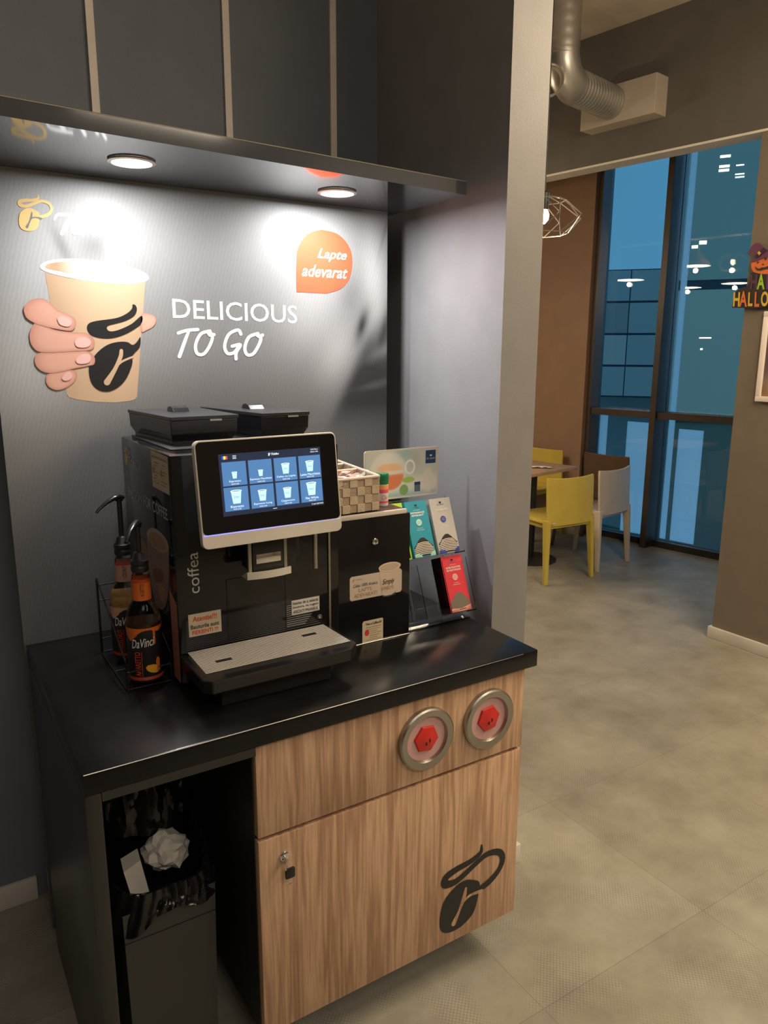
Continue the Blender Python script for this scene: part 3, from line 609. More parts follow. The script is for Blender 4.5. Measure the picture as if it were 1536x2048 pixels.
# waste bin with bag in the open bay
bt = thing('waste_bin', 'grey plastic bin lined with black bag in open bay', 'bin', (.372, 1.62, 0))
binm = mat('dark grey bin plastic', (.045, .045, .040), .5)
def taper(b, x0, x1, y0, y1, z0, z1, k, m, open_top=True):
    xc, yc = (x0+x1)/2, (y0+y1)/2; lo = [(xc+(x-xc)*k, yc+(y-yc)*k, z0) for x, y in ((x0, y0), (x1, y0), (x1, y1), (x0, y1))]; hi = [(x, y, z1) for x, y in ((x0, y0), (x1, y0), (x1, y1), (x0, y1))]
    b.add(lo+hi, [(3, 2, 1, 0), (0, 1, 5, 4), (1, 2, 6, 5), (2, 3, 7, 6), (3, 0, 4, 7)], m)
b = MB(); taper(b, .270, .474, 1.46, 1.80, .0, .472, .93, binm); b.build('bin_body', bt)
bagm = mat('black bin bag film', (.008, .008, .009), .16, bump=(35, .6))
def crumple(b, m, pts_fn, nu, nv, amp, seed, closed=True):
    rn = np.random.RandomState(seed); ph = rn.rand(8, 4)*6.28; vs = []; fs = []
    for j in range(nv):
        for i in range(nu):
            u, v = i/nu if closed else i/(nu-1), j/(nv-1); p, nrm = pts_fn(u, v)
            d = sum(math.sin(u*6.283*(3+5*q)+ph[q][0]+v*ph[q][3]*3)*math.cos(v*(4+3*q)+ph[q][1]) for q in range(5))/5+(abs(math.sin(u*6.283*17+ph[5][0]+v*5))-.5)*.9
            vs.append(np.array(p)+np.array(nrm)*d*amp)
    for j in range(nv-1):
        for i in range(nu if closed else nu-1): i2 = (i+1) % nu; fs.append((j*nu+i, j*nu+i2, (j+1)*nu+i2, (j+1)*nu+i))
    b.add(vs, fs, m, True)
def rrect(u, x0, x1, y0, y1, k=.25):
    a = 2*math.pi*u; c, s = math.cos(a), math.sin(a); r = 1/((abs(c)**4+abs(s)**4)**.25); return ((x0+x1)/2+c*r*(x1-x0)/2, (y0+y1)/2+s*r*(y1-y0)/2), (c, s, 0)
def bagfn(u, v):      # inside up, over the rim, hanging down outside
    if v < .4: k = -.006-.03*(.4-v); z = .40+.09*(v/.4)
    elif v < .6: t = (v-.4)/.2; k = -.006+.018*t; z = .49+.02*math.sin(math.pi*t)+.05*max(0, math.sin(2*math.pi*u+1.0))
    else: t = (v-.6)/.4; k = .012+.012*t; z = .485-.030*t-.040*max(0, math.sin(2*math.pi*u*2+.6))*t-.010*math.sin(2*math.pi*u*5)*t
    k += .004*math.sin(2*math.pi*u*13+v*4)*max(0, v-.4); (x, y), nrm = rrect(u, .270-k, .474+k, 1.46-k, 1.80+k); return (x, y, z), (nrm[0], nrm[1], .8)
b = MB(); crumple(b, bagm, bagfn, 200, 18, .0055, 3); b.build('bag_skirt', bt)
def bag2(u, v): return (.232+.285*u, 1.70-.12*math.sin(math.pi*u)*(1-v)-.05*v, .56+.26*v), (0, -1, 0)
b = MB(); crumple(b, bagm, bag2, 40, 20, .012, 9, False); b.build('raised_bag_back', bt)
b = MB(); b.add([(.266, 1.46, .40), (.478, 1.46, .40), (.478, 1.80, .40), (.266, 1.80, .40)], [(0, 1, 2, 3)], bagm); b.build('bag_floor', bt)
paper = mat('white tissue paper', (.55, .52, .46), .8, bump=(60, .6)); 
rn = np.random.RandomState(5)
def wad(b, c, r, m, seed, sx=1, sz=1):
    rn = np.random.RandomState(seed); bm = bmesh.new(); bmesh.ops.create_icosphere(bm, subdivisions=3, radius=r); ph = rn.rand(6, 3)*6
    for v in bm.verts:
        n = v.co.normalized(); d = sum(abs(math.sin(n.x*k*2.1+ph[k % 6][0])*math.cos(n.y*k*1.7+ph[k % 6][1])+math.sin(n.z*k*2.3+ph[k % 6][2])) for k in range(2, 7))/5
        v.co = Vector((c[0]+v.co.x*sx*(.65+.6*d), c[1]+v.co.y*(.65+.6*d), c[2]+v.co.z*sz*(.65+.6*d)))
    b.bm(bm, m, False)
b = MB(); wad(b, (.395, 1.56, .525), .042, paper, 4, 1.1, .95); o = b.build('crumpled_tissue'); place(o, (.395, 1.56, .49)); tag(o, 'crumpled white tissue on top of rubbish in bin', 'tissue')
b = MB(); b.hexa([(.305, 1.50, .45), (.345, 1.515, .44), (.35, 1.56, .44), (.31, 1.55, .45), (.290, 1.515, .535), (.330, 1.53, .54), (.335, 1.575, .54), (.295, 1.565, .535)], paper); o = b.build('paper_carton'); place(o, (.32, 1.54, .44)); tag(o, 'small pale paper carton tilted in the bin left of tissue', 'carton')

# ================================================================== COFFEE MACHINE
MX0, MX1, MY0, MY1, MZ = .456, .862, 1.571, 1.985, 1.432
mc = thing('coffee_machine', 'black bean-to-cup coffee machine with tilted touch screen on worktop', 'coffee machine', (.65, 1.77, CZ))
b = MB().box((MX0, MY0, CZ+.012), (MX1, MY1, MZ), 'glossp', .004)
SX = lambda p, k=1: (lambda q: (MX0-.0004*k, q[1], q[2]))(on(0, MX0, p))
c7 = lambda x, y: (160+x/2.743, 800+y/2.743)
YD = (0, -1, 0); ZU = (0, 0, 1)
def stext(s, y0, z0, w_, h_, m, k=1, **kw): b.text(s, (MX0-.0004*k, y0, z0), YD, ZU, w_, h_, m, **kw)
stext('PASSION FOR COFFEE', 1.945, 1.284, .340, .026, 'silveri', bold=.01)
logo(b, lambda q: (MX0-.0004, 1.955-.045*q[0], 1.364+.052*q[1]), 'gold'); stext('Tchibo', 1.918, 1.368, .075, .022, 'silveri', shear=.3, bold=.02)
cz = [(1.709, 1.345), (1.580, 1.345), (1.580, 1.428), (1.709, 1.428)]
b.poly([(MX0-.0004, y, z) for y, z in cz], 'creamp')
stext('Specialitati', 1.703, 1.412, .054, .008, 'brown', 2); stext('Specialitati', 1.643, 1.412, .054, .008, 'brown', 2)
for i in range(7):
    for yy, ww in ((1.700, .048-.012*(i % 3)), (1.640, .050-.014*((i+1) % 3))): b.poly([(MX0-.0008, yy-.012*(i < 5), 1.405-.0075*i), (MX0-.0008, yy-ww, 1.405-.0075*i), (MX0-.0008, yy-ww, 1.4035-.0075*i), (MX0-.0008, yy-.012*(i < 5), 1.4035-.0075*i)], 'brown')
for yy in (1.699, 1.639): b.poly([(MX0-.0009, yy-.005+.005*math.cos(t), 1.385+.009*math.sin(t)) for t in np.linspace(0, 6.28, 13)[:-1]], 'bronze')
# printed glasses of coffee
def sblob(pts, m, k): b.poly([SX(c7(*p), k) for p in catmull(pts, 4)], m)
sblob([(305, 735), (345, 760), (375, 830), (390, 900), (370, 960), (330, 950), (308, 850)], 'bronze', 1)
gl = mat('taupe glass print', (.27, .20, .16), .4); gl2 = mat('light taupe print', (.46, .36, .30), .4); cf = mat('latte print', (.42, .24, .15), .4)
sblob([(370, 740), (378, 710), (410, 702), (455, 735), (486, 790), (490, 900), (490, 1000), (478, 1110), (450, 1150), (410, 1100), (385, 950), (372, 830)], gl, 2)
sblob([(370, 740), (378, 710), (410, 702), (455, 735), (486, 790), (487, 830), (450, 838), (400, 800)], gl2, 3); sblob([(381, 745), (400, 722), (440, 745), (475, 800), (470, 822), (430, 815), (395, 780)], cf, 4)
sblob([(400, 930), (440, 925), (462, 960), (450, 1000), (415, 990)], 'brown', 3); sblob([(432, 1015), (450, 1010), (470, 1050), (462, 1110), (440, 1090)], cf, 3)
b.poly([(MX0-.0004, y, z) for y, z in ((1.626, 1.125), (1.574, 1.100), (1.574, .915), (1.622, .915))], 'pinkb')
YF = MY0
def F(p, k=1): q = on(1, YF, p); return (q[0], YF-.0004*k, q[2])
# front panel lettering and stickers
def fbox(x0, x1, z0, z1, m, k=1, y=YF): b.poly([(x0, y-.0004*k, z0), (x1, y-.0004*k, z0), (x1, y-.0004*k, z1), (x0, y-.0004*k, z1)], m)
def ftext(s, x, z, w_, h_, m, k=2, y=YF, rot=0, **kw):
    xd, yd = ((1, 0, 0), ZU) if not rot else (ZU, (-1, 0, 0)); b.text(s, (x, y-.0004*k, z), xd, yd, w_, h_, m, **kw)
ftext('coffea', .508, 1.121, .094, .026, 'silveri', rot=1)
fbox(.4785, .5545, 1.0205, 1.0735, 'silveri', 1); fbox(.480, .553, 1.022, 1.072, 'creamp', 2); b.ms
ftext('Atentie!!!', .488, 1.055, .056, .0125, 'redi', 3, bold=.02); ftext('Bauturile sunt', .483, 1.038, .066, .010, 'blacki', 3, bold=.02); ftext('FIERBINTI !!!', .486, 1.0245, .060, .010, 'redi', 3, bold=.02)
fbox(.7302, .8056, 1.025, 1.062, 'silveri', 2); fbox(.7315, .8045, 1.0262, 1.0608, 'greyi', 2)
wp = mat('white sticker paper', (.62, .60, .55), .45); fbox(.7312, .8046, 1.026, 1.061, wp, 3)
for i, s in enumerate(('Inainte de a selecta', 'bautura, va rugam', 'ASEZATI PAHARUL')): ftext(s, .734, 1.0505-.011*i, .068, .0078, 'blacki', 4, bold=.012)
# seams of the brew door and louvres
sm = mat('shadow gap', (.002, .002, .002), .9)
fbox(.569, .5705, .99, 1.141, sm); fbox(.569, .7155, 1.1395, 1.141, sm); fbox(.7145, .716, .99, 1.141, sm)
for i in range(11): fbox(.7175, .7175+(.012 if i < 5 else .072-.0045*(i-5)), 1.050-.0052*i, 1.0512-.0052*i, 'greyi')
for i in range(9): fbox(.473, .569, 1.022-.004*i, 1.0226-.004*i, mat('faint line', (.03, .03, .03), .4), 1)
b.tube([(.806+.006*math.cos(t), YF-.0008, 1.007+.006*math.sin(t)) for t in np.linspace(-1, 3.6, 14)], .0005, 'greyi', 4); b.box((.8035, YF-.001, 1.003), (.8085, YF-.0005, 1.010), 'greyi')
b.build('housing', mc)
b = MB().box((MX0+.02, MY0+.02, CZ), (MX1-.02, MY1-.02, CZ+.0118), 'plasticm'); b.build('plinth', mc)
b = MB().box((.8315, MY0-.003, .915), (.8365, MY0+.004, 1.40), 'steeld'); b.build('side_strip', mc)
b = MB().box((.838, MY0+.003, .93), (.8622, MY0+.004, 1.40), 'plasticm')
# hoppers
def hopper(c4, nm):
    h = MB(); zt = 1.501; zbm = 1.4325; P = [np.array(p) for p in c4]; ctr = sum(P)/4
    lo = [tuple(ctr+(p-ctr)*.90)+(zbm,) for p in P]; md = [tuple(ctr+(p-ctr)*.90)+(zbm+.012,) for p in P]; m2 = [tuple(ctr+(p-ctr)*.985)+(zbm+.028,) for p in P]; hi = [tuple(ctr+(p-ctr)*1.0)+(zt-.009,) for p in P]
    V = lo+md+m2+hi; fs = [(3, 2, 1, 0)]+[(l*4+k, l*4+(k+1) % 4, l*4+4+(k+1) % 4, l*4+4+k) for l in range(3) for k in range(4)]+[(12, 13, 14, 15)]
    h.add(V, fs, mat('smoked hopper plastic', (.012, .012, .014), .16)); o = h.build(nm, mc, bevel=.0015)
    l = MB(); l.hexa([tuple(ctr+(p-ctr)*1.02)+(zt-.0085,) for p in P]+[tuple(ctr+(p-ctr)*1.02)+(zt,) for p in P], mat('hopper lid plastic', (.03, .03, .034), .3)); lo_ = l.build('lid', o, bevel=.001)
    g = MB(); cx_, cy_ = ctr[0]-.006, ctr[1]+.02; pts = [(0, .0), (.012, .009), (.03, .013), (.05, .010), (.058, 0)]
    V = [(cx_-.018, cy_-.03+p[0]*1.0, zt+.0003+p[1]) for p in pts]+[(cx_+.022, cy_-.03+p[0]*1.0, zt+.0003+p[1]) for p in pts]
    g.add(V, [(k, k+1, k+6, k+5) for k in range(4)]+[(4, 3, 2, 1, 0), (5, 6, 7, 8, 9)], 'plastic', False); g.build('lid_grip', lo_, bevel=.001)
    g = MB(); g.box((P[0][0]*.35+P[1][0]*.65-.014, P[0][1]-.0045, zt-.012), (P[0][0]*.35+P[1][0]*.65+.014, P[0][1]-.0030, zt-.008), 'greyi'); g.build('catch', lo_)
hopper([(.500, 1.695), (.662, 1.700), (.650, 1.975), (.477, 1.975)], 'bean_hopper')
hopper([(.722, 1.700), (.850, 1.700), (.840, 1.975), (.668, 1.975)], 'bean_hopper')
b = MB().box((.48, 1.64, MZ+.0003), (.855, 1.975, MZ+.0035), 'plasticm', .001); b.build('top_cover', mc)
# touch screen (tilted)
SB = np.array([.4805, 1.450, 1.2495]); SR = np.array([.8045, 1.450, 1.2515]); ST = np.array([.4875, 1.4775, 1.4705])
ux = (SR-SB); SWd = np.linalg.norm(ux); ux /= SWd; vy = ST-SB; vy -= ux*(vy@ux); SHt = np.linalg.norm(vy); vy /= SHt; nzv = np.cross(ux, vy)
def sc(u, v, o=0): return tuple(SB+ux*u*SWd+vy*v*SHt+nzv*o)
def rr(u0, u1, v0, v1, r, o, n=6):
    ru, rv = r/SWd, r/SHt; out = []
    for cu, cv, a0 in ((u1-ru, v0+rv, -90), (u1-ru, v1-rv, 0), (u0+ru, v1-rv, 90), (u0+ru, v0+rv, 180)):
        for k in range(n+1): a = rad(a0+90*k/n); out.append(sc(cu+ru*math.cos(a), cv+rv*math.sin(a), o))
    return out
def slab(b, u0, u1, v0, v1, r, o0, o1, m):
    A = rr(u0, u1, v0, v1, r, o0); B = rr(u0, u1, v0, v1, r, o1); N = len(A)
    b.add(A+B, [tuple(range(N-1, -1, -1)), tuple(range(N, 2*N))]+[(i, (i+1) % N, N+(i+1) % N, N+i) for i in range(N)], m)
b = MB(); slab(b, 0, 1, 0, 1, .013, -.016, 0, 'alu'); scr = b.build('touch_screen', mc, bevel=.0012)
sg = mat('screen glass', (.004, .004, .005), .05)
b = MB(); slab(b, .010, .990, .132, .985, .010, .0001, .0012, sg)
em = lambda n, c, e: mat(n, c, .15, emit=e)
E_bg, E_tile, E_white, E_cup = em('screen background', (.015, .022, .045), 1), em('screen tile', (.065, .17, .38), 1), em('screen white', (.75, .88, .95), 1), em('screen cup', (.45, .78, .85), 1)
def q4(u0, u1, v0, v1, o, m): b.poly([sc(u0, v0, o), sc(u1, v0, o), sc(u1, v1, o), sc(u0, v1, o)], m)
AU0, AU1, AV0, AV1 = .150, .872, .285, .862
def A_(u, v): return AU0+(AU1-AU0)*u, AV0+(AV1-AV0)*v
def aq(u0, u1, v0, v1, k, m): (a, c_), (d, e_) = A_(u0, v0), A_(u1, v1); q4(a, d, c_, e_, .0013+.0002*k, m)
def at(s, u, v, w_, h_, k, m, **kw): a, c_ = A_(u, v); b.text(s, sc(a, c_, .0013+.0002*k), ux, vy, w_*(AU1-AU0)*SWd, h_*(AV1-AV0)*SHt, m, **kw)
aq(0, 1, 0, 1, 0, E_bg)
names = [['Espresso', 'Espresso Macchiato', 'Cafea cu Lapte', 'Latte Macchiato'], ['Ristretto', 'Espresso Lung', 'Cappuccino', 'Flat White']]
cups = [[.42, .40, .68, .70], [.85, .70, .68, .85]]
for r_ in range(2):
    for c_ in range(4):
        u0 = .022+c_*.248; u1 = u0+.226; v0 = .075+(1-r_)*.408; v1 = v0+.385; aq(u0, u1, v0, v1, 1, E_tile); um = (u0+u1)/2; s_ = cups[r_][c_]; hw = .058*s_; h_ = .24*s_; vb = v0+.115
        def cp(P, m, k): b.poly([(lambda a: sc(a[0], a[1], .0013+.0002*k))(A_(*p)) for p in P], m)
        cp([(um-hw*.7, vb), (um+hw*.7, vb), (um+hw, vb+h_), (um-hw, vb+h_)], E_cup, 2)
        cp([(um+hw*1.1*math.cos(t), vb+h_+h_*.10*math.sin(t)) for t in np.linspace(0, 6.283, 17)[:-1]], E_white, 3); cp([(um+hw*.85*math.cos(t), vb+h_+h_*.06*math.sin(t)) for t in np.linspace(0, 6.283, 17)[:-1]], em('screen coffee', (.22, .40, .45), 1), 4)
        if s_ > .5: at('Simply', um-hw*.55, vb+h_*.4, hw*1.1/1, h_*.22, 4, E_tile, shear=.3)
        wn_ = min(.21, .0135*len(names[r_][c_])); at(names[r_][c_], um-wn_/2, v0+.050, wn_, .038, 2, E_white); at('RON 5.00', um-.035, v0+.016, .07, .020, 2, E_white)
for i, cc in enumerate(((.02, .06, .5), (.85, .75, .05), (.7, .06, .10))): aq(.028+.018*i, .046+.018*i, .915, .965, 1, em('flag%d' % i, cc, 1.2))
for i in range(3): aq(.13, .165, .915+.022*i, .922+.022*i, 1, E_white)
def fl_(q): a = A_(.470+.022*q[0], .915+.055*q[1]); return sc(a[0], a[1], .0016)
logo(b, fl_, E_white); at('Tchibo', .50, .925, .075, .035, 1, E_white, shear=.3, bold=.02)
at('10:24 Marti', .90, .955, .075, .022, 1, E_white); at('2025/11/04', .895, .915, .08, .022, 1, E_white); at('Credit 0,00 RON', .87, .018, .12, .03, 1, E_white); aq(.475, .515, .035, .042, 1, E_white)
b.build('display', scr)
b = MB(); 
for i in range(16): # light line, brighter blue towards its left end
    t = i/15; q4(.010+.98*i/16, .010+.98*(i+1)/16, .120, .134, .0004, em('led line %d' % i, (.20+.25*t, .22+.2*t, .85-.25*t), 1.6-1.0*t))
b.build('light_line', scr)
# neck joining screen and housing
b = MB().box((.53, 1.48, 1.262), (.80, MY0-.0005, 1.42), 'plasticm'); b.build('screen_mount', mc)
# spout
b = MB(); b.box((.622, 1.520, 1.155), (.7235, MY0-.0005, 1.2615), 'plasticm', .002); sp = b.build('spout_block', mc)
b = MB()
for x0 in (.592, .676): b = MB(); b.box((x0-.004, 1.478, 1.172), (x0+.004, 1.4855, 1.26), 'steeld', .001); b.build('side_bar', sp)
b = MB().box((.598, 1.4785, 1.178), (.672, 1.519, 1.2615), 'plastic', .002); b.build('spout_cover', sp)
b = MB().box((.606, 1.4768, 1.195), (.664, 1.4783, 1.216), 'chrome', .0005); b.build('chrome_plate', sp)
b = MB()
for i in range(12):
    t0, t1 = -1+2*i/12, -1+2*(i+1)/12; ya, yb_ = 1.466+.008*t0*t0, 1.466+.008*t1*t1; xa_, xb_ = .635+.052*t0, .635+.052*t1
    b.hexa([(xa_, ya, 1.163), (xb_, yb_, 1.163), (xb_, 1.51, 1.163), (xa_, 1.51, 1.163), (xa_, ya, 1.179), (xb_, yb_, 1.179), (xb_, yb_+.004, 1.179), (xa_, ya+.004, 1.179)], 'alu')
b.build('spout_lip', sp)
b = MB().tube([(.768, 1.515, 1.262), (.768, 1.515, 1.152)], .0058, 'steel', 16); b.build('hot_water_pipe', mc)
b = MB().box((.735, MY0-.004, 1.165), (.753, MY0-.0004, 1.22), 'plasticm', .002); b.build('card_slot', mc)
# drip tray
TZ = .986
b = MB(); 
P0 = [(.455, 1.570), (.455, 1.418), (.472, 1.402), (.800, 1.405), (.832, 1.435), (.832, 1.570)]
lo = [(x, y, .952) for x, y in P0]; hi = [(x, y, TZ-.004) for x, y in P0]; N = 6
b.add(lo+hi, [tuple(range(N)), tuple(range(2*N-1, N-1, -1))]+[((i+1) % N, i, N+i, N+(i+1) % N) for i in range(N)], 'plastic')
ty = b.build('drip_tray', mc, bevel=.003)
b = MB()
for i in range(21):
    t = i/20; y = 1.566-t*.126; xa_ = .4725-.003*t; xb_ = .814+.004*t
    segs = [(xa_, xb_)]
    if 12 <= i <= 13: segs = [(xa_, .508), (.545, xb_)]
    if 6 <= i <= 7: segs = [(xa_, .735), (.772, xb_)]
    for x0, x1 in segs: b.box((x0, y-.0013, TZ+.0002), (x1, y+.0013, TZ+.0008), mat('satin steel slat', (.92, .88, .82), .35, .2))
b.build('tray_grate', ty)
b = MB().box((.503, 1.445, CZ+.0003), (.770, 1.5695, .9518), 'plasticm', .004); b.build('tray_base', mc)

# ================================================================== PAYMENT MODULE
pb = thing('payment_module', 'black cabinet with key lock and cup sticker right of coffee machine', 'payment box', (.98, 1.78, CZ))
b = MB().box((.8665, 1.59, CZ+.001), (1.0865, 1.98, 1.2355), 'glossp', .002)
def px_(s_, p, k=1): pass
PY = 1.59
beg = 'beigep'
b.poly([(.9025, PY-.0004, 1.0285), (.907, PY-.0004, 1.0235), (1.000, PY-.0004, 1.0235), (1.000, PY-.0004, 1.088), (.907, PY-.0004, 1.088), (.9025, PY-.0004, 1.083)], beg)
b.poly([(1.0375, PY-.0004, 1.0235), (1.056, PY-.0004, 1.0235), (1.061, PY-.0004, 1.0285), (1.061, PY-.0004, 1.083), (1.056, PY-.0004, 1.088), (1.0375, PY-.0004, 1.088)], beg)
cupp = [(1.000, 1.024), (1.010, 1.0205), (1.028, 1.0205), (1.040, 1.026), (1.0545, 1.096), (.990, 1.096)]
b.poly([(x, PY-.0008, z) for x, z in cupp], mat('sticker cup', (.62, .49, .38), .5))
b.poly([(1.0225+.0345*math.cos(t), PY-.0012, 1.098+.0125*math.sin(t)) for t in np.linspace(0, 6.283, 25)[:-1]], mat('sticker cup rim', (.70, .56, .43), .5))
b.poly([(1.0225+.029*math.cos(t), PY-.0016, 1.0985+.0088*math.sin(t)) for t in np.linspace(0, 6.283, 25)[:-1]], mat('sticker foam', (.55, .43, .32), .5))
b.poly([(x, PY-.0006, z) for x, z in ((.999, 1.019), (1.018, 1.0165), (1.040, 1.019), (1.042, 1.030), (1.022, 1.0235), (1.000, 1.0245))], mat('dark cup base', (.05, .06, .065), .4))
def bt_(s, x, z, w_, h_, m, k=2, **kw): b.text(s, (x, PY-.0004*k, z), (1, 0, 0), ZU, w_, h_, m, **kw)
bt_('Simply', 1.000, 1.048, .038, .019, 'blacki', 4, shear=.4); bt_('ENJOY', .999, 1.035, .038, .0115, mat('tan print', (.45, .31, .19), .5), 4, bold=.02)
logo(b, lambda q: (.912+.006*q[0], PY-.0008, 1.0745+.008*q[1]), 'tan print'); bt_('Tchibo', .920, 1.076, .018, .005, 'tan print'); bt_('Cafea 100% Arabica', .913, 1.058, .072, .008, 'blacki', shear=.35); bt_('LAPTE', .929, 1.0445, .040, .0095, 'tan print', bold=.012); bt_('ADEVARAT!', .915, 1.0300, .069, .0105, 'tan print', bold=.015)
b.poly([(x, PY-.0004, z) for x, z in ((.9395, .902), (1.003, .902), (1.003, .959), (1.0, .962), (.943, .962), (.9395, .957))], 'creamp')
bt_('Time a Coffee BV', .949, .949, .050, .0068, 'blacki', bold=.02)
for i in range(7): fx = .962 if 1 < i < 6 else .950; b.poly([(fx, PY-.0008, .9435-.0058*i), (.998-.006*(i % 3), PY-.0008, .9435-.0058*i), (.998-.006*(i % 3), PY-.0008, .9423-.0058*i), (fx, PY-.0008, .9423-.0058*i)], 'bronze')
b.poly([(.9535+.0065*math.cos(t), PY-.0009, .929+.0085*math.sin(t)) for t in np.linspace(0, 6.283, 17)[:-1]], 'redi')
b.build('housing', pb)
b = MB().box((.868, 1.588, 1.236), (1.0745, 1.598, 1.2475), 'alu', .001); b.build('top_edge_strip', pb)
b = MB().box((.868, 1.5985, 1.236), (1.0755, 1.97, 1.2455), mat('dark brown top', (.06, .04, .035), .35)); b.build('top_plate', pb)
b = MB().tube([(.873, 1.5885, .9015), (1.086, 1.5885, .9015)], .0009, 'steel', 5); b.build('bottom_edge_strip', pb)
b = MB(); b.lathe([(0, .0045), (.006, .0045), (.0088, .003), (.0095, 0)], 'chrome', 24, cap=False); b.v = [(.9772+p[0], PY-.0004-p[2], 1.1715+p[1]) for p in b.v]; lk = b.build('key_lock', pb)
b = MB().box((.9765, PY-.0058, 1.1675), (.9782, PY-.0050, 1.1755), 'blacki'); b.build('keyhole', lk)

# ================================================================== BASKET WITH SACHETS
bk = thing('woven_basket', 'woven beige basket full of pink sachets on payment module', 'basket', (.93, 1.76, 1.247))
fib = mat('beige woven fibre', (.50, .40, .28), .7, bump=(420, .9), var=(30, .12)); fib2 = mat('darker woven fibre', (.36, .28, .19), .7, bump=(420, .9), var=(30, .12)); rimm = mat('pale fibre rim', (.64, .52, .40), .7, bump=(300, .6))
Q = [np.array(p) for p in ((.870, 1.606), (1.003, 1.613), (1.050, 1.945), (.870, 1.938))]; zk0, zk1 = 1.2485, 1.335
def side(b, p, q, ncol, nrow, th=.004):
    d = q-p; L_ = np.linalg.norm(d); d = d/L_; n_ = np.array([d[1], -d[0]])
    for i in range(ncol):
        for j in range(nrow):
            f = (i+j) % 2; o = .0022 if f else .0002; s0, s1 = i/ncol*L_-.0002, (i+1)/ncol*L_+.0002; z0 = zk0+(zk1-zk0)*j/nrow; z1 = zk0+(zk1-zk0)*(j+1)/nrow
            a_ = p+d*s0+n_*o; c_ = p+d*s1+n_*o; a2 = a_-n_*(th+o); c2_ = c_-n_*(th+o)
            b.hexa([(*a_, z0), (*c_, z0), (*c2_, z0), (*a2, z0), (*a_, z1), (*c_, z1), (*c2_, z1), (*a2, z1)], fib if f else fib2)
b = MB(); side(b, Q[0], Q[1], 6, 4); side(b, Q[1], Q[2], 14, 4); side(b, Q[2], Q[3], 7, 4); side(b, Q[3], Q[0], 14, 4); b.add([(*Q[k], zk0+.001) for k in range(4)], [(0, 1, 2, 3)], fib2)
b.build('weave', bk, bevel=.0008)
b = MB(); P = [tuple(Q[k])+(zk1+.001,) for k in range(4)]; b.tube([P[0], P[1]], .0042, rimm, 8); b.tube([P[1], P[2]], .0042, rimm, 8); b.tube([P[2], P[3]], .0042, rimm, 8); b.tube([P[3], P[0]], .0042, rimm, 8); b.build('rim', bk)
for t in (.42, .72):
    b = MB(); p_ = Q[0]*(1-t)+Q[3]*t; q_ = Q[1]*(1-t)+Q[2]*t; d = (q_-p_); d /= np.linalg.norm(d); n_ = np.array([d[1], -d[0]])*.0018; p_ = p_+d*.006; q_ = q_-d*.006
    b.hexa([(*(p_+n_), zk0+.002), (*(q_+n_), zk0+.002), (*(q_-n_), zk0+.002), (*(p_-n_), zk0+.002), (*(p_+n_), zk1-.004), (*(q_+n_), zk1-.004), (*(q_-n_), zk1-.004), (*(p_-n_), zk1-.004)], fib); b.tube([(*p_, zk1-.001), (*q_, zk1-.001)], .0035, rimm, 8); b.build('divider', bk)
wr = [mat('pink wrapper', (.68, .42, .37), .35), mat('white wrapper', (.80, .74, .68), .35)]
rn = np.random.RandomState(11)
for i in range(16):
    u, v = (i % 4+.5+rn.uniform(-.2, .2))/4, .05+(i//4)*.095+rn.uniform(0, .03)
    p_ = (Q[0]*(1-u)+Q[1]*u)*(1-v)+(Q[3]*(1-u)+Q[2]*u)*v; z_ = 1.318+rn.uniform(0, .012); b = MB(); N = 7; a_ = rn.uniform(0, 3.14); wdt = .016
    V = []; 
    for k in range(N):
        s_ = -1+2*k/(N-1); hh = .0055*(1-s_*s_)+.0012; ww = wdt*(.75 if abs(s_) < .7 else 1.05)
        for (e1, e2) in ((-1, 0), (0, 1), (1, 0), (0, -1)): V.append((s_*.026, e1*ww*.5, e2*hh+.004*math.sin(4*s_+i)))
    f_ = [(k*4+q, k*4+(q+1) % 4, k*4+4+(q+1) % 4, k*4+4+q) for k in range(N-1) for q in range(4)]+[(3, 2, 1, 0), (4*N-4, 4*N-3, 4*N-2, 4*N-1)]
    b.add(V, f_, wr[i % 5 == 1]); o = b.build('candy_sachet'); o.location = (p_[0], p_[1], z_); o.rotation_euler = (rn.uniform(-.7, .7), rn.uniform(-.7, .7), a_)
    tag(o, 'crumpled pink and white sachet heaped in the woven basket', 'sachet', 'sachets in the woven basket')
# sweetener bottle
sb_ = thing('sweetener_bottle', 'small white bottle with green cap standing behind woven basket', 'bottle', (1.047, 1.668, 1.2457))
lb = MB().lathe([(.0, 0), (.016, 0), (.017, .002), (.017, .058), (.0, .058)], mat('white label', (.75, .72, .68), .4), 24, cap=False)
for z0, z1, m_ in ((.045, .056, mat('orange band', (.8, .35, .12), .4)), (.035, .045, mat('pink band', (.75, .10, .16), .4)), (.008, .014, mat('pink band', (.75, .10, .16), .4))): lb.lathe([(.0172, z0), (.0172, z1)], m_, 24, cap=False)
def bw(u, v): a = rad(-122)+u/.0174; return (.0174*math.cos(a), .0174*math.sin(a), .018+v)
lb.text('Clio', (0, 0, 0), None or (1, 0, 0), (0, 0, 1), .018, .012, mat('pink band', (.75, .10, .16), .4), shear=.3, warp=bw); lb.build('bottle_body', sb_, local=True)
MB().lathe([(.0, .0585), (.0175, .0585), (.0180, .070), (.0185, .071), (.0185, .083), (.0165, .087), (.0, .087)], mat('green plastic', (.01, .17, .075), .2), 28, cap=False).build('cap', sb_, local=True)

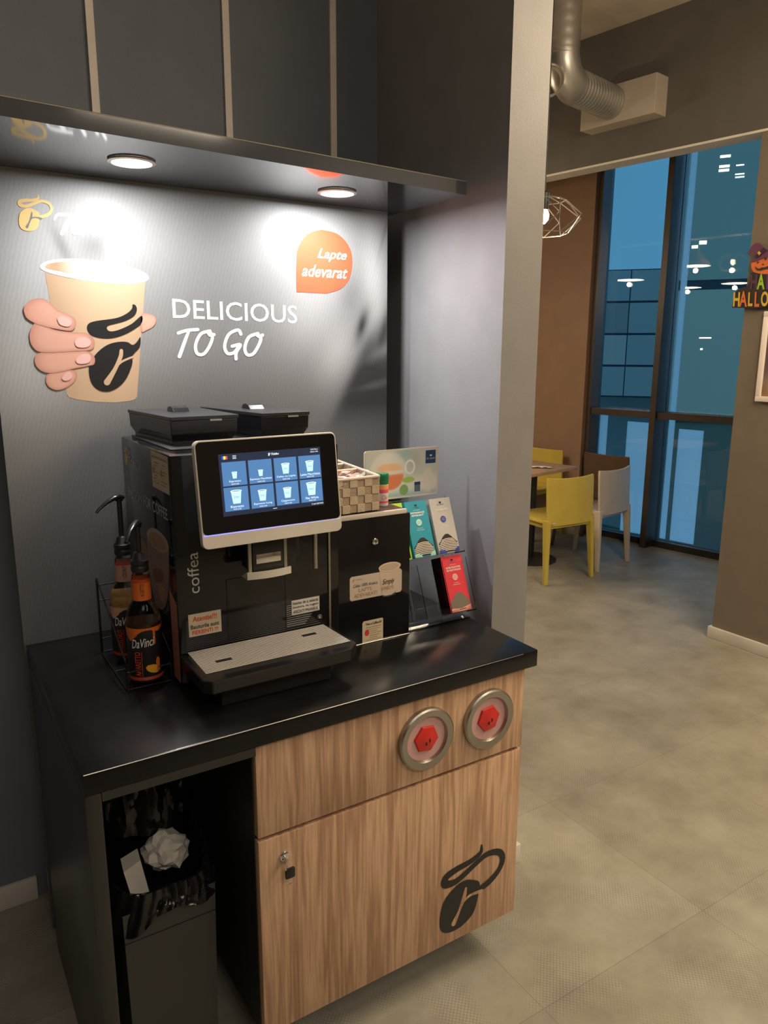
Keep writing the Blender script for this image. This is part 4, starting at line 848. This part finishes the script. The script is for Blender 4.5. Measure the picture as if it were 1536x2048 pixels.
# ================================================================== TEA STAND, BOXES, SIGN
th = math.atan2(1.701-1.577, 1.25-.934); TS0 = np.array([0, 1.577, .934]); vt = np.array([0, math.sin(th), math.cos(th)]); nt_ = np.array([0, -math.cos(th), math.sin(th)])
ac = 'acrylic'
st = thing('tea_display_stand', 'clear acrylic two-tier stand holding tea boxes right of payment module', 'display stand', (1.2, 1.66, CZ))
def tp(x, v, o): q = TS0+vt*v+nt_*o; return (x, q[1], q[2])
def tslab(b, x0, x1, v0, v1, o0, o1, m): b.hexa([tp(x0, v0, o1), tp(x1, v0, o1), tp(x1, v0, o0), tp(x0, v0, o0), tp(x0, v1, o1), tp(x1, v1, o1), tp(x1, v1, o0), tp(x0, v1, o0)], m)
xs = (1.0905, 1.1375, 1.222, 1.3065)
b = MB(); tslab(b, xs[0], xs[3], -.004, .325, -.062, -.060, ac); b.build('back_plate', st)
for k, v0 in enumerate((0, .168)):
    b = MB(); tslab(b, xs[0], xs[3], v0-.003, v0, -.0595, .004, ac); tslab(b, xs[0], xs[3], v0, v0+.018, .002, .004, ac); b.build('shelf_lip', st)
for x in xs:
    b = MB(); tslab(b, x-.0009, x+.0009, .0005, .15, -.0595, .0015, ac); b.build('side_divider', st)
b = MB(); b.box((xs[0], 1.735, CZ+.0003), (xs[3], 1.738, 1.235), ac); b.build('rear_support', st)
b = MB(); b.hexa([(xs[0], 1.60, CZ+.0003), (xs[3], 1.60, CZ+.0003), (xs[3], 1.7345, CZ+.0003), (xs[0], 1.7345, CZ+.0003), (xs[0], 1.60, CZ+.003), (xs[3], 1.60, CZ+.003), (xs[3], 1.7345, CZ+.003), (xs[0], 1.7345, CZ+.003)], ac); b.build('base_plate', st)
sachp = mat('sachet paper', (.70, .62, .52), .5)
def tea_box(x0, v0, label, body, blobm, lines, badge, txtm='whitei', wd=.0725, ht=.160, full=True, sidem=None):
    dp = .048; org = TS0+vt*(v0+.0008)+nt_*(-.010); t = thing('tea_box', label, 'tea box', (x0, org[1], org[2]), 0, -th)
    b = MB(); b.box((0, 0, 0), (wd, dp, ht), body); o = -.0005
    def P(pts, m, k): b.poly([(x, -.0004*k, z) for x, z in pts], m)
    arch = [(0.004, .030), (.012, .036), (.022, .048), (.032, .055), (.042, .055), (.052, .047), (.062, .036), (.069, .030), (.069, .004), (.004, .004)]
    P(arch if wd > .05 else [(.004, .004), (.038, .004), (.038, .028), (.020, .04), (.004, .028)], 'blacki' if full else mat('olive grey inside', (.16, .13, .09), .6), 1)
    if full and wd > .05:
        LOCALF[0] = True
        for i in range(8):
            z0 = .006+i*.0046; hw = .032 if i < 5 else .032-(i-4)*.004; cx_ = wd/2
            stroke(b, [(cx_-hw, z0), (cx_-hw*.2, z0+.0032), (cx_+hw*.5, z0+.0030), (cx_+hw, z0+.0012)], .0023, sachp, lambda q: (q[0], -.0009, q[1]), 4, False)
        LOCALF[0] = False
    P([(0.001, .001), (.026, .001), (.024, .008), (.016, .011), (.008, .012), (.001, .010)], blobm, 3); wd < .05 or P([(.052, .001), (wd-.001, .001), (wd-.001, .015), (.066, .014), (.058, .010)], blobm, 3)
    if not full: P([(0.001, .001), (wd-.001, .001), (wd-.001, .016), (.04, .009), (.02, .010), (.001, .006)], blobm, 3); P([(.028, .005), (.052, .006), (.052, .008), (.028, .007)], 'blacki', 4)
    cx_ = wd/2
    P([(cx_+.004*math.cos(t_), .1475+.0032*math.sin(t_)) for t_ in np.linspace(math.pi, 2*math.pi, 9)]+[(cx_+.004, .150), (cx_-.004, .150)], 'blacki', 2)
    b.text('DR. HENRY', (cx_-.012, -.0008, .1395), (1, 0, 0), (0, 0, 1), .024, .0035, mat('dim print', tuple(c*.45 for c in body_col[body]), .5) if body in body_col else 'greyi')
    b.poly([(cx_-.011, -.0008, .1335), (cx_+.011, -.0008, .1335), (cx_+.011, -.0008, .1342), (cx_-.011, -.0008, .1342)], txtm)
    for i, s_ in enumerate(lines): wl = min(.050, .0037*len(s_)+.004); b.text(s_, (cx_-wl/2, -.0008, .1235-.0075*i-(0 if len(lines) > 1 else .001)), (1, 0, 0), (0, 0, 1), wl, .0052 if len(lines) > 1 else .0075, txtm, bold=.02)
    P([(cx_+.0095*math.cos(t_), .0985+.0095*math.sin(t_)) for t_ in np.linspace(0, 6.283, 21)[:-1]], badge, 2)
    for i in range(4): P([(cx_-.006, .0945+.0025*i), (cx_+.006, .0945+.0025*i), (cx_+.006, .0952+.0025*i), (cx_-.006, .0952+.0025*i)], mat('badge line', (.35, .35, .35), .5), 3)
    for i in range(2): P([(cx_-.009-.004*i, .0815-.005*i), (cx_+.009+.004*i, .0815-.005*i), (cx_+.009+.004*i, .0822-.005*i), (cx_-.009-.004*i, .0822-.005*i)], txtm, 2)
    b.build('carton', t, local=True)
    if sidem: 
        g = MB(); g.box((-.0006, .0005, .0005), (-.0002, dp-.0005, ht-.0005), sidem); g.text('ROTER FRUCHTETEE RED FRUIT', (-.001, .006, .03), (0, 0, 1), (0, 1, 0), .10, .006, 'redi'); g.build('carton_side', t, local=True)
    return t
teal = mat('teal card', (.006, .27, .36), .4); tg = mat('light grey card', (.46, .43, .38), .45); rd = mat('raspberry card', (.68, .035, .055), .4); lime = mat('lime card', (.42, .62, .02), .45)
body_col = {teal: (.006, .27, .36), tg: (.46, .43, .38), rd: (.68, .035, .055), lime: (.42, .62, .02)}
tea_box(xs[1]+.006, .168, 'teal peppermint tea box on upper tier of acrylic stand', teal, mat('mint print', (.35, .72, .55), .4), ['PFEFFERMINZE', 'PEPPERMINT'], mat('mint badge', (.45, .78, .62), .4))
tea_box(xs[2]+.006, .168, 'light grey darjeeling tea box on upper tier at right', tg, mat('navy print', (.03, .045, .30), .4), ['DARJEELING'], 'navy print', mat('pale text', (.80, .72, .58), .5))
tea_box(xs[2]+.006, .0, 'raspberry red fruit tea box on lower tier of acrylic stand', rd, mat('salmon print', (.85, .36, .30), .4), ['ROTER FRUCHTETEE', 'RED FRUIT INFUSION'], mat('rose badge', (.85, .42, .38), .4), full=False, sidem=mat('dark maroon card', (.045, .006, .010), .35))
tea_box(xs[0]+.0025, .168, 'lime green tea box mostly hidden behind payment module', lime, mat('mint print', (.35, .72, .55), .4), ['GREEN TEA'], 'mint badge', wd=.042)
# header sign of the stand
hs = thing('tea_sign', 'printed acrylic header card showing a glass cup of tea', 'sign', (1.17, 1.76, 1.24))
HY = 1.76; hz0, hz1 = 1.2375, 1.379; hx0, hx1 = 1.047, 1.300
def rrp(x0, x1, z0, z1, r, y, n=5):
    out = []
    for cx_, cz__, a0 in ((x1-r, z0+r, -90), (x1-r, z1-r, 0), (x0+r, z1-r, 90), (x0+r, z0+r, 180)):
        for k in range(n+1): a = rad(a0+90*k/n); out.append((cx_+r*math.cos(a), y, cz__+r*math.sin(a)))
    return out
A = rrp(hx0, hx1, hz0, hz1, .008, HY+.003); B = rrp(hx0, hx1, hz0, hz1, .008, HY); N = len(A)
b = MB(); b.add(A+B, [tuple(range(N)), tuple(range(2*N-1, N-1, -1))]+[((i+1) % N, i, N+i, N+(i+1) % N) for i in range(N)], mat('cream acrylic', (.62, .57, .48), .2))
nx2, nz2 = 150, 80; Xs, Zs = np.meshgrid(np.linspace(hx0+.004, hx1-.007, nx2), np.linspace(hz0+.006, hz1-.004, nz2)); U = (Xs-hx0)/(hx1-hx0); V_ = (Zs-hz0)/(hz1-hz0)
def lay(base, c, wgt): return base*(1-wgt[..., None])+np.array(c)*wgt[..., None]
gs = lambda u, v, su, sv: np.exp(-(((U-u)/su)**2+((V_-v)/sv)**2)*1.0)
sm_ = lambda x: 1/(1+np.exp(-x))
im = np.ones(U.shape+(3,))*np.array((.50, .55, .52)); im = lay(im, (.25, .42, .46), gs(.5, .95, .18, .25)*.8); im = lay(im, (.42, .30, .22), gs(.68, .75, .07, .2)*.4); im = lay(im, (.70, .70, .66), gs(.3, .7, .14, .3)*.7); im = lay(im, (.72, .69, .63), sm_((.42-V_)*30)*.75); im = lay(im, (.30, .42, .46), sm_((.12-V_)*40)*.8)
ell = lambda u, v, su, sv, k=14: sm_((1-np.sqrt(((U-u)/su)**2+((V_-v)/sv)**2))*k)
im = lay(im, (.80, .78, .72), ell(.31, .55, .24, .40, 30)*.5); im = lay(im, (.72, .22, .10), ell(.33, .45, .185, .27, 40)*sm_((.50-V_)*70)); im = lay(im, (.80, .50, .30), ell(.33, .63, .17, .09)); im = lay(im, (.78, .72, .62), ell(.33, .54, .18, .04)*.6)
im = lay(im, (.34, .50, .12), ell(.58, .36, .085, .06, 40)); im = lay(im, (.22, .38, .12), ell(.52, .16, .06, .11, 40)); ring_ = ell(.60, .62, .07, .15, 30)*(1-ell(.60, .62, .05, .11, 30)); im = lay(im, (.75, .78, .75), ring_); im = lay(im, (.66, .62, .57), ell(.85, .32, .075, .26, 20)*.8)
vv = np.stack([Xs, np.full_like(Xs, HY-.0004), Zs], -1).reshape(-1, 3)
b.add([tuple(p) for p in vv], [(j*nx2+i, j*nx2+i+1, (j+1)*nx2+i+1, (j+1)*nx2+i) for j in range(nz2-1) for i in range(nx2-1)], pmf, False, im.reshape(-1, 3))
nvy = mat('navy blue print', (.01, .045, .13), .4)
def hq(u0, u1, v0, v1, m, k=2): x0, x1, z0, z1 = hx0+u0*(hx1-hx0), hx0+u1*(hx1-hx0), hz0+v0*(hz1-hz0), hz0+v1*(hz1-hz0); b.poly([(x0, HY-.0004*k, z0), (x1, HY-.0004*k, z0), (x1, HY-.0004*k, z1), (x0, HY-.0004*k, z1)], m); return x0, z0
hq(.815, .955, .66, .93, nvy); b.text('DR. HENRY', (hx0+.825*(hx1-hx0), HY-.0014, hz0+.74*(hz1-hz0)), (1, 0, 0), ZU, .030, .0050, 'silveri'); b.poly([(hx0+.885*(hx1-hx0)+.004*math.cos(t), HY-.0014, hz0+.835*(hz1-hz0)+.004*math.sin(t)) for t in np.linspace(math.pi, 2*math.pi, 9)], 'whitei')
hq(.665, .745, .10, .30, mat('slate tag', (.10, .13, .17), .4)); hq(.665, .745, .24, .30, nvy, 3)
b.build('sign_panel', hs)

# ================================================================== SYRUP RACK AND BOTTLES
rk = thing('wire_rack', 'black wire rack holding two syrup bottles on worktop', 'rack', (.40, 1.77, CZ))
b = MB(); rw = .0024
for X0 in (.350, .450):
    b = MB(); b.tube([(X0, 1.880, CZ+.003), (X0, 1.880, 1.098)], rw*1.2, 'plastic', 8); b.tube([(X0, 1.880, 1.097), (X0, 1.625, .972)], rw*.8, 'plastic', 8); b.tube([(X0, 1.625, .972), (X0, 1.625, CZ+.003)], rw, 'plastic', 8); b.tube([(X0, 1.882, CZ+.003), (X0, 1.620, CZ+.003)], rw*1.15, 'plastic', 8); b.build('side_frame', rk)
b = MB()
for y, z in ((1.880, 1.080), (1.880, 1.040), (1.880, .940), (1.880, .905), (1.740, .9055), (1.625, .945), (1.625, .9045)): b = MB(); b.tube([(.350, y, z), (.450, y, z)], rw*.75, 'plastic', 8); b.build('cross_wire', rk)
for x in (.383, .417): b = MB(); b.tube([(x, 1.88, .906), (x, 1.625, .906)], rw*.7, 'plastic', 6); b.build('base_wire', rk)
def syrup(loc, label, capm, bandm, neck, word, level, liq, a0, fr, wordm, pump_dir, lift):
    t = thing('syrup_bottle', label, 'syrup bottle', loc); R = .0385
    prof = [(0, 0), (.034, 0), (R, .006), (R, .139), (.0372, .153), (.0335, .168), (.0275, .180), (.0222, .190), (.0208, .198), (.0190, .248), (.0165, .255), (.0165, .264), (.012, .265)]
    g = MB().lathe(prof, 'bottle', 40, cap=False); body = g.build('bottle_glass', t, local=True)
    g = MB(); pr = [(r-.002, z) for r, z in prof[1:] if z < level]; pr = [(0, .003)]+[(r, max(z, .003)) for r, z in pr]; rl = np.interp(level, [z for r, z in prof], [r for r, z in prof])-.002; g.lathe(pr+[(rl, level), (0, level)], liq, 36, cap=False); g.build('syrup', t, local=True)
    # wrap label as a fine grid of printed cells
    g = MB(); W_ = .16; z0, z1 = .008, .145; nu, nv = 120, 100; rr_ = R+.0006; ms_ = {}
    def cell(u, v):       # u metres from label centre, v 0..1
        zz_ = v*(z1-z0-.01)+z0
        th_ = .024*math.exp(-((u+.034)/.018)**2)+.005+.007*math.exp(-((u-.032)/.012)**2)
        if zz_ > .135-th_: return 'band'
        if zz_ > .100 and abs(u-.021) < .0028+.004*max(0, (zz_-.125)/.01): return 'band'
        if ((u-.021)/.0036)**2+((zz_-.100)/.006)**2 < 1: return 'band'
        if .012 < zz_ < .020: return 'foot'
        if ((u-.016)/.017)**2+((zz_-.037+.25*(u-.016))/.010)**2 < 1: return 'fruit2' if u > .024 else 'fruit'
        if ((u-.028)/.006)**2+((zz_-.048)/.014)**2 < 1: return 'fruit2'
        return 'black'
    mm = dict(band=bandm, foot=mat('rust print', (.5, .07, .04), .4), fruit=mat('apricot print', (.75, .38, .03), .4), fruit2=mat('orange fruit print', (.65, .16, .03), .4), black='blacki')
    vs = [(rr_*math.cos(a0+(-W_/2+W_*i/nu)/rr_), rr_*math.sin(a0+(-W_/2+W_*i/nu)/rr_), z0+(z1-z0-.01)*j/nv) for j in range(nv+1) for i in range(nu+1)]; bse = len(g.v); g.v += vs
    for j in range(nv):
        for i in range(nu):
            c_ = cell(-W_/2+W_*(i+.5)/nu, (j+.5)/nv)
            g.f.append((j*(nu+1)+i, j*(nu+1)+i+1, (j+1)*(nu+1)+i+1, (j+1)*(nu+1)+i)); g.m.append(g.mi(mm[c_])); g.sm.append(False)
    def wp_(u0, v0, rot=False, rr2=rr_+.0006):
        def f(u, v):
            if rot: u, v = u0-v, v0+u
            else: u, v = u0+u, v0+v+.10*u
            a = a0+u/rr2; return (rr2*math.cos(a), rr2*math.sin(a), v)
        return f
    g.text('DaVinci', (0, 0, 0), (1, 0, 0), ZU, .052, .021, 'whitei', shear=.25, bold=.008, warp=wp_(-.031, .088))
    g.text(word, (0, 0, 0), (1, 0, 0), ZU, .058, .013, wordm, bold=.015, warp=wp_(-.012, .022, True)); g.text('CLASSIC', (0, 0, 0), (1, 0, 0), ZU, .020, .005, 'pinkb', warp=wp_(-.008, .0125))
    g.add([wp_(0, 0)(u, v-.1*u) for u, v in ((-.0085, .022), (-.0095, .022), (-.0095, .08), (-.0085, .08))], [(0, 1, 2, 3)], wordm)
    g.build('front_label', t, local=True)
    g = MB(); g.lathe([(.0217, .194), (.0205, .242)], neck, 36, cap=False); g.lathe([(.0208, .2345), (.0207, .2425)], 'rust print', 36, cap=False)
    def nw_(u, v): u2, v2 = .006-v, .199+u; a = a0+u2/.0215; return (.0215*math.cos(a), .0215*math.sin(a), v2)
    g.text(word, (0, 0, 0), (1, 0, 0), ZU, .034, .009, 'blacki', bold=.012, warp=nw_); g.build('neck_label', t, local=True)
    g = MB().lathe([(.0, .258), (.0185, .258), (.0195, .262), (.0195, .270), (.0175, .2725), (.0195, .275), (.0195, .284), (.015, .288), (.012, .300), (.008, .303), (.006, .304), (.006, lift), (0, lift)], 'plasticm', 28, cap=False); pm_ = g.build('pump', t, local=True)
    g = MB(); d = Vector((math.cos(pump_dir), math.sin(pump_dir), 0))
    P = [(-.012, .0), (.0, .004), (.015, .002), (.035, -.007), (.052, -.018), (.060, -.026)]; g.tube([tuple(d*p[0]+Vector((0, 0, lift+.004+p[1]))) for p in P], [.006, .0105, .0085, .006, .0048, .0042], 'plastic', 14, sc=(1.0, .7)); g.build('pump_nozzle', pm_, local=True)
    g = MB(); g.lathe([(0, lift-.002), (.009, lift-.002), (.010, lift+.006), (.007, lift+.011), (0, lift+.012)], 'plastic', 20, cap=False); g.build('pump_head', pm_, local=True)
    return t
amb_l = mat('dark amber syrup', (.035, .014, .006), .1); hz_l = mat('light amber syrup', (.42, .25, .09), .1)
azc = math.atan2(-1.62, -.40)
syrup((.402, 1.658, CZ+.0075), 'amaretto syrup bottle with orange neck label at front of rack', None, mat('bright orange print', (.72, .16, .025), .4), mat('bright orange print', (.72, .16, .025), .4), 'AMARETTO', .142, amb_l, azc+.02, 0, mat('red orange print', (.75, .08, .03), .4), rad(232), .360)
syrup((.404, 1.822, CZ+.0075), 'hazelnut syrup bottle with pale pink neck label at rear of rack', None, mat('pale apricot print', (.62, .36, .22), .4), mat('dusty rose paper', (.50, .30, .24), .5), 'HAZELNUT', .160, hz_l, azc-.02, 0, mat('red orange print', (.75, .08, .03), .4), rad(198), .392)
# ================================================================== DINING AREA
def make_chair(col, label, loc, rz):
    t = thing('dining_chair', label, 'chair', loc, rz); m_ = K[col]
    # backrest: shell curved in plan, local +Y is forward
    b = MB(); nu, nv = 14, 10; V = []
    def bp(u, v, o):       # u -1..1, v 0..1
        hw = .222-.006*(1-v); x = u*hw; y = .020*v+.030*(1-u*u)*(-1)*(.35+.65*v)+.012; z = .425+.352*v-.010*(1-u*u)*(v > .99)
        if v > .95: x *= 1-.02*(v-.95)/.05*abs(u)
        return (x, y+o, z)
    for o in (-.009, .009):
        for j in range(nv+1):
            for i in range(nu+1): V.append(bp(-1+2*i/nu, j/nv, o))
    n1 = (nu+1)*(nv+1); fs = []
    for j in range(nv):
        for i in range(nu): a_ = j*(nu+1)+i; fs += [(a_, a_+1, a_+nu+2, a_+nu+1), (n1+a_+1, n1+a_, n1+a_+nu+1, n1+a_+nu+2)]
    for j in range(nv):
        a_ = j*(nu+1); fs += [(a_, a_+nu+1, n1+a_+nu+1, n1+a_), (a_+nu, n1+a_+nu, n1+a_+2*nu+1, a_+2*nu+1)]
    for i in range(nu): a_ = nv*(nu+1)+i; fs += [(i, n1+i, n1+i+1, i+1), (a_, a_+1, n1+a_+1, n1+a_)]
    b.add(V, fs, m_, True); b.build('backrest', t, local=True, bevel=.004)
    b = MB().box((-.222, .004, .438), (.222, .455, .458), m_, .009); b.box((-.21, .01, .405), (.21, .44, .4385), m_, .008); b.build('seat', t, local=True)
    for s_ in (-1, 1):
        b = MB(); x0, x1 = s_*.232, s_*.196
        L_ = sorted((x0, x1)); f = lambda x, k: x+s_*k
        b.hexa([(L_[0]+s_*.006+(.007 if s_ > 0 else 0), -.022, 0), (L_[1]+s_*.006-(.007 if s_ < 0 else 0), -.022, 0), (L_[1]+s_*.006-(.007 if s_ < 0 else 0), .006, 0), (L_[0]+s_*.006+(.007 if s_ > 0 else 0), .006, 0),
                (L_[0]-s_*.008-(.0 if s_ > 0 else 0), -.004, .47), (L_[1]-s_*.008, -.004, .47), (L_[1]-s_*.008, .055, .47), (L_[0]-s_*.008, .055, .47)], m_); b.build('leg', t, local=True, bevel=.005)
        b = MB(); b.hexa([(s_*.206-.013, .462, 0), (s_*.206+.013, .462, 0), (s_*.206+.013, .488, 0), (s_*.206-.013, .488, 0), (s_*.196-.022, .410, .445), (s_*.196+.022, .410, .445), (s_*.196+.022, .456, .445), (s_*.196-.022, .456, .445)], m_); b.build('leg', t, local=True, bevel=.005)
    b = MB(); b.poly([(-.185+.016*math.cos(a), -.0235+.001*math.cos(a), .452+.012*math.sin(a)) for a in np.linspace(0, math.pi, 9)], 'creamp'); b.build('sticker', t, local=True)
    return t
make_chair('yellow', 'yellow plastic chair in front of oak table, back to viewer', (3.976, 3.758, 0), rad(-3))
make_chair('cream', 'cream white plastic chair right of yellow chair', (4.552, 3.852, 0), rad(10.6))
make_chair('choc', 'dark brown plastic chair against window beyond the table', (5.13, 4.46, 0), rad(100))
make_chair('yellow', 'yellow plastic chair facing viewer behind oak table', (4.955, 5.06, 0), rad(100))
tb = thing('dining_table', 'square oak table on black round pedestal behind yellow chair', 'table', (4.12, 4.50, 0), rad(9))
MB().box((-.36, -.36, .727), (.31, .36, .752), 'oak', .002).build('tabletop', tb, local=True)
MB().lathe([(0, 0), (.21, 0), (.21, .010), (.19, .016), (.03, .024), (0, .024)], 'plasticm', 40, (0, -.16, 0), cap=False).build('base', tb, local=True)
MB().lathe([(.03, .024), (.03, .7268)], 'plasticm', 20, (0, -.16, 0)).build('pedestal', tb, local=True)
b = MB(); crumple(b, mat('napkin paper', (.75, .70, .62), .8), lambda u, v: ((u-.5)*.20, (v-.5)*.06, .0045+.012*math.sin(3.1*u)), (0, 0, 1)) if False else None
nk = MB(); V = [((i/12-.5)*.20, (j/4-.5)*.065, .006+.010*abs(math.sin(i*.9+j))*(.3+.7*math.sin(3.1416*i/12))) for j in range(5) for i in range(13)]; nk.add(V, [(j*13+i, j*13+i+1, (j+1)*13+i+1, (j+1)*13+i) for j in range(4) for i in range(12)], mat('napkin paper', (.75, .70, .62), .8), True)
o = nk.build('paper_napkin'); o.location = (4.16, 4.30, .7525); o.rotation_euler = (0, 0, rad(-40)); tag(o, 'folded white napkin lying on the oak table', 'napkin')
so = o.modifiers.new('thickness', 'SOLIDIFY'); so.thickness = .0015

# ---- framed picture and halloween sign on the right wall (surface faces -X)
pf = thing('framed_picture', 'framed picture in pale moulding on grey wall below halloween sign', 'picture', (3.88, 2.1, 1.63))
py1, py0, pz0_, pz1_ = 2.383, 1.85, 1.392, 1.86
b = MB()
for (a0_, a1_, c0_, c1_) in ((py0, py1, pz0_, pz0_+.028), (py0, py1, pz1_-.028, pz1_), (py0, py0+.028, pz0_+.028, pz1_-.028), (py1-.028, py1, pz0_+.028, pz1_-.028)): b.box((3.856, a0_, c0_), (3.8795, a1_, c1_), 'trim', .003)
b.build('frame', pf)
ny, nz3 = 50, 44; Ys, Zs = np.meshgrid(np.linspace(py1-.026, py0+.026, ny), np.linspace(pz0_+.026, pz1_-.026, nz3)); rn = np.random.RandomState(2)
nn_ = np.zeros_like(Ys)
for k in range(9): nn_ += np.sin(Ys*rn.uniform(20, 90)+Zs*rn.uniform(-80, 80)+rn.uniform(0, 6))
nn_ = (nn_/9+1)/2; low = 1/(1+np.exp((Zs-1.50)*60)); im = np.ones(Ys.shape+(3,))*np.array((.13, .08, .10)); im = im*(1-low[..., None])+low[..., None]*(np.array((.30, .17, .08))*(.35+1.2*nn_[..., None])); gl_ = np.exp(-((Ys-2.30)/.07)**2-((Zs-1.50)/.05)**2); im = im*(1-gl_[..., None]*.5)+gl_[..., None]*.5*np.array((.45, .35, .30))
b = MB(); vv = np.stack([np.full_like(Ys, 3.868), Ys, Zs], -1).reshape(-1, 3); b.add([tuple(p) for p in vv], [(j*ny+i, j*ny+i+1, (j+1)*ny+i+1, (j+1)*ny+i) for j in range(nz3-1) for i in range(ny-1)], pmf, False, im.reshape(-1, 3)); b.build('print', pf)
hl = thing('halloween_sign', 'cut-out happy halloween sign with pumpkin in witch hat', 'sign', (3.85, 2.3, 2.0))
HX = 3.848
cp_ = lambda x, y: (1440+x/5.39, 460+y/5.39)
HP = lambda p, k=1: (lambda q: (HX-.0006*k, q[1], q[2]))(on(0, HX, cp_(*p)))
def hext(pts, m, k, th_=.004, n=3):
    P = [HP(p, k) for p in (catmull(pts, n) if n else pts)]; N = len(P); b.add(P+[(p[0]+th_, p[1], p[2]) for p in P], [tuple(range(N)), tuple(range(2*N-1, N-1, -1))]+[((i+1) % N, i, N+i, N+(i+1) % N) for i in range(N)], m)
b = MB()
hext([(130, 838), (150, 680), (200, 640), (290, 605), (325, 560), (330, 460), (520, 440), (900, 440), (930, 620), (1150, 700), (1130, 850), (800, 800), (500, 820), (380, 850), (285, 840)], mat('dark brown card', (.022, .013, .012), .5), 0, .006, 0)
b.build('backing', hl)
b = MB(); hext([(345, 330), (380, 315), (500, 290), (640, 300), (690, 380), (650, 460), (520, 475), (430, 470), (365, 450), (340, 400)], mat('pumpkin orange card', (.75, .17, .04), .5), 3, .004)
hext([(403, 345), (430, 340), (412, 365)], 'blacki', 11, .001, 0); hext([(478, 300), (520, 300), (500, 330)], 'blacki', 11, .001, 0); hext([(455, 375), (472, 360), (482, 378)], 'blacki', 11, .001, 0)
hext([(385, 392), (405, 412), (430, 418), (455, 405), (500, 400), (560, 370), (540, 410), (480, 425), (430, 438), (398, 425)], 'blacki', 11, .001, 2); pk = b.build('pumpkin', hl)
b = MB(); hext([(305, 262), (320, 225), (360, 165), (400, 140), (445, 150), (480, 190), (540, 230), (580, 260), (480, 300), (400, 335), (335, 345), (378, 300), (384, 262), (350, 235), (318, 270)], mat('plum card', (.14, .035, .09), .5), 12, .004, 2)
hext([(385, 285), (480, 190), (520, 215), (410, 310)], mat('dark plum card', (.03, .012, .03), .5), 20, .001, 0); hext([(418, 250), (440, 228), (458, 250), (440, 275)], 'fruit gold' if 'fruit gold' in MATS else mat('fruit gold', (.75, .42, .06), .5), 24, .001, 0); b.build('witch_hat', hl)
lets = [('H', 330, 400, 638, 478, (.10, .03, .08)), ('A', 398, 482, 640, 476, (.38, .62, .03)), ('P', 500, 570, 640, 478, (.14, .03, .16)), ('P', 590, 660, 640, 478, (.75, .17, .04)), ('Y', 680, 760, 640, 478, (.38, .62, .03)),
        ('H', 142, 212, 826, 672, (.72, .48, .05)), ('A', 208, 292, 828, 660, (.75, .17, .04)), ('L', 302, 352, 822, 672, (.72, .48, .05)), ('L', 372, 424, 828, 668, (.75, .17, .04)), ('O', 440, 520, 825, 662, (.72, .48, .05)), ('W', 540, 660, 820, 665, (.75, .17, .04)), ('E', 680, 750, 820, 665, (.72, .48, .05)), ('E', 770, 840, 825, 670, (.75, .17, .04)), ('N', 860, 960, 830, 670, (.72, .48, .05))]
b = MB()
for ch, x0, x1, y0, y1, c_ in lets:
    p0, p1, p2 = np.array(HP((x0, y0), 4)), np.array(HP((x1, y0), 4)), np.array(HP((x0+8, y1), 4)); b.text(ch, p0, (p1-p0), (p2-p0), 1, 1, mat('letter %.2f%.2f' % c_[:2], c_, .5), bold=.03)
b.build('lettering', hl)
b = MB().box((HX+.006, 2.36, 1.96), (3.8795, 2.44, 2.02), 'creamp'); b.build('adhesive_pad', hl)
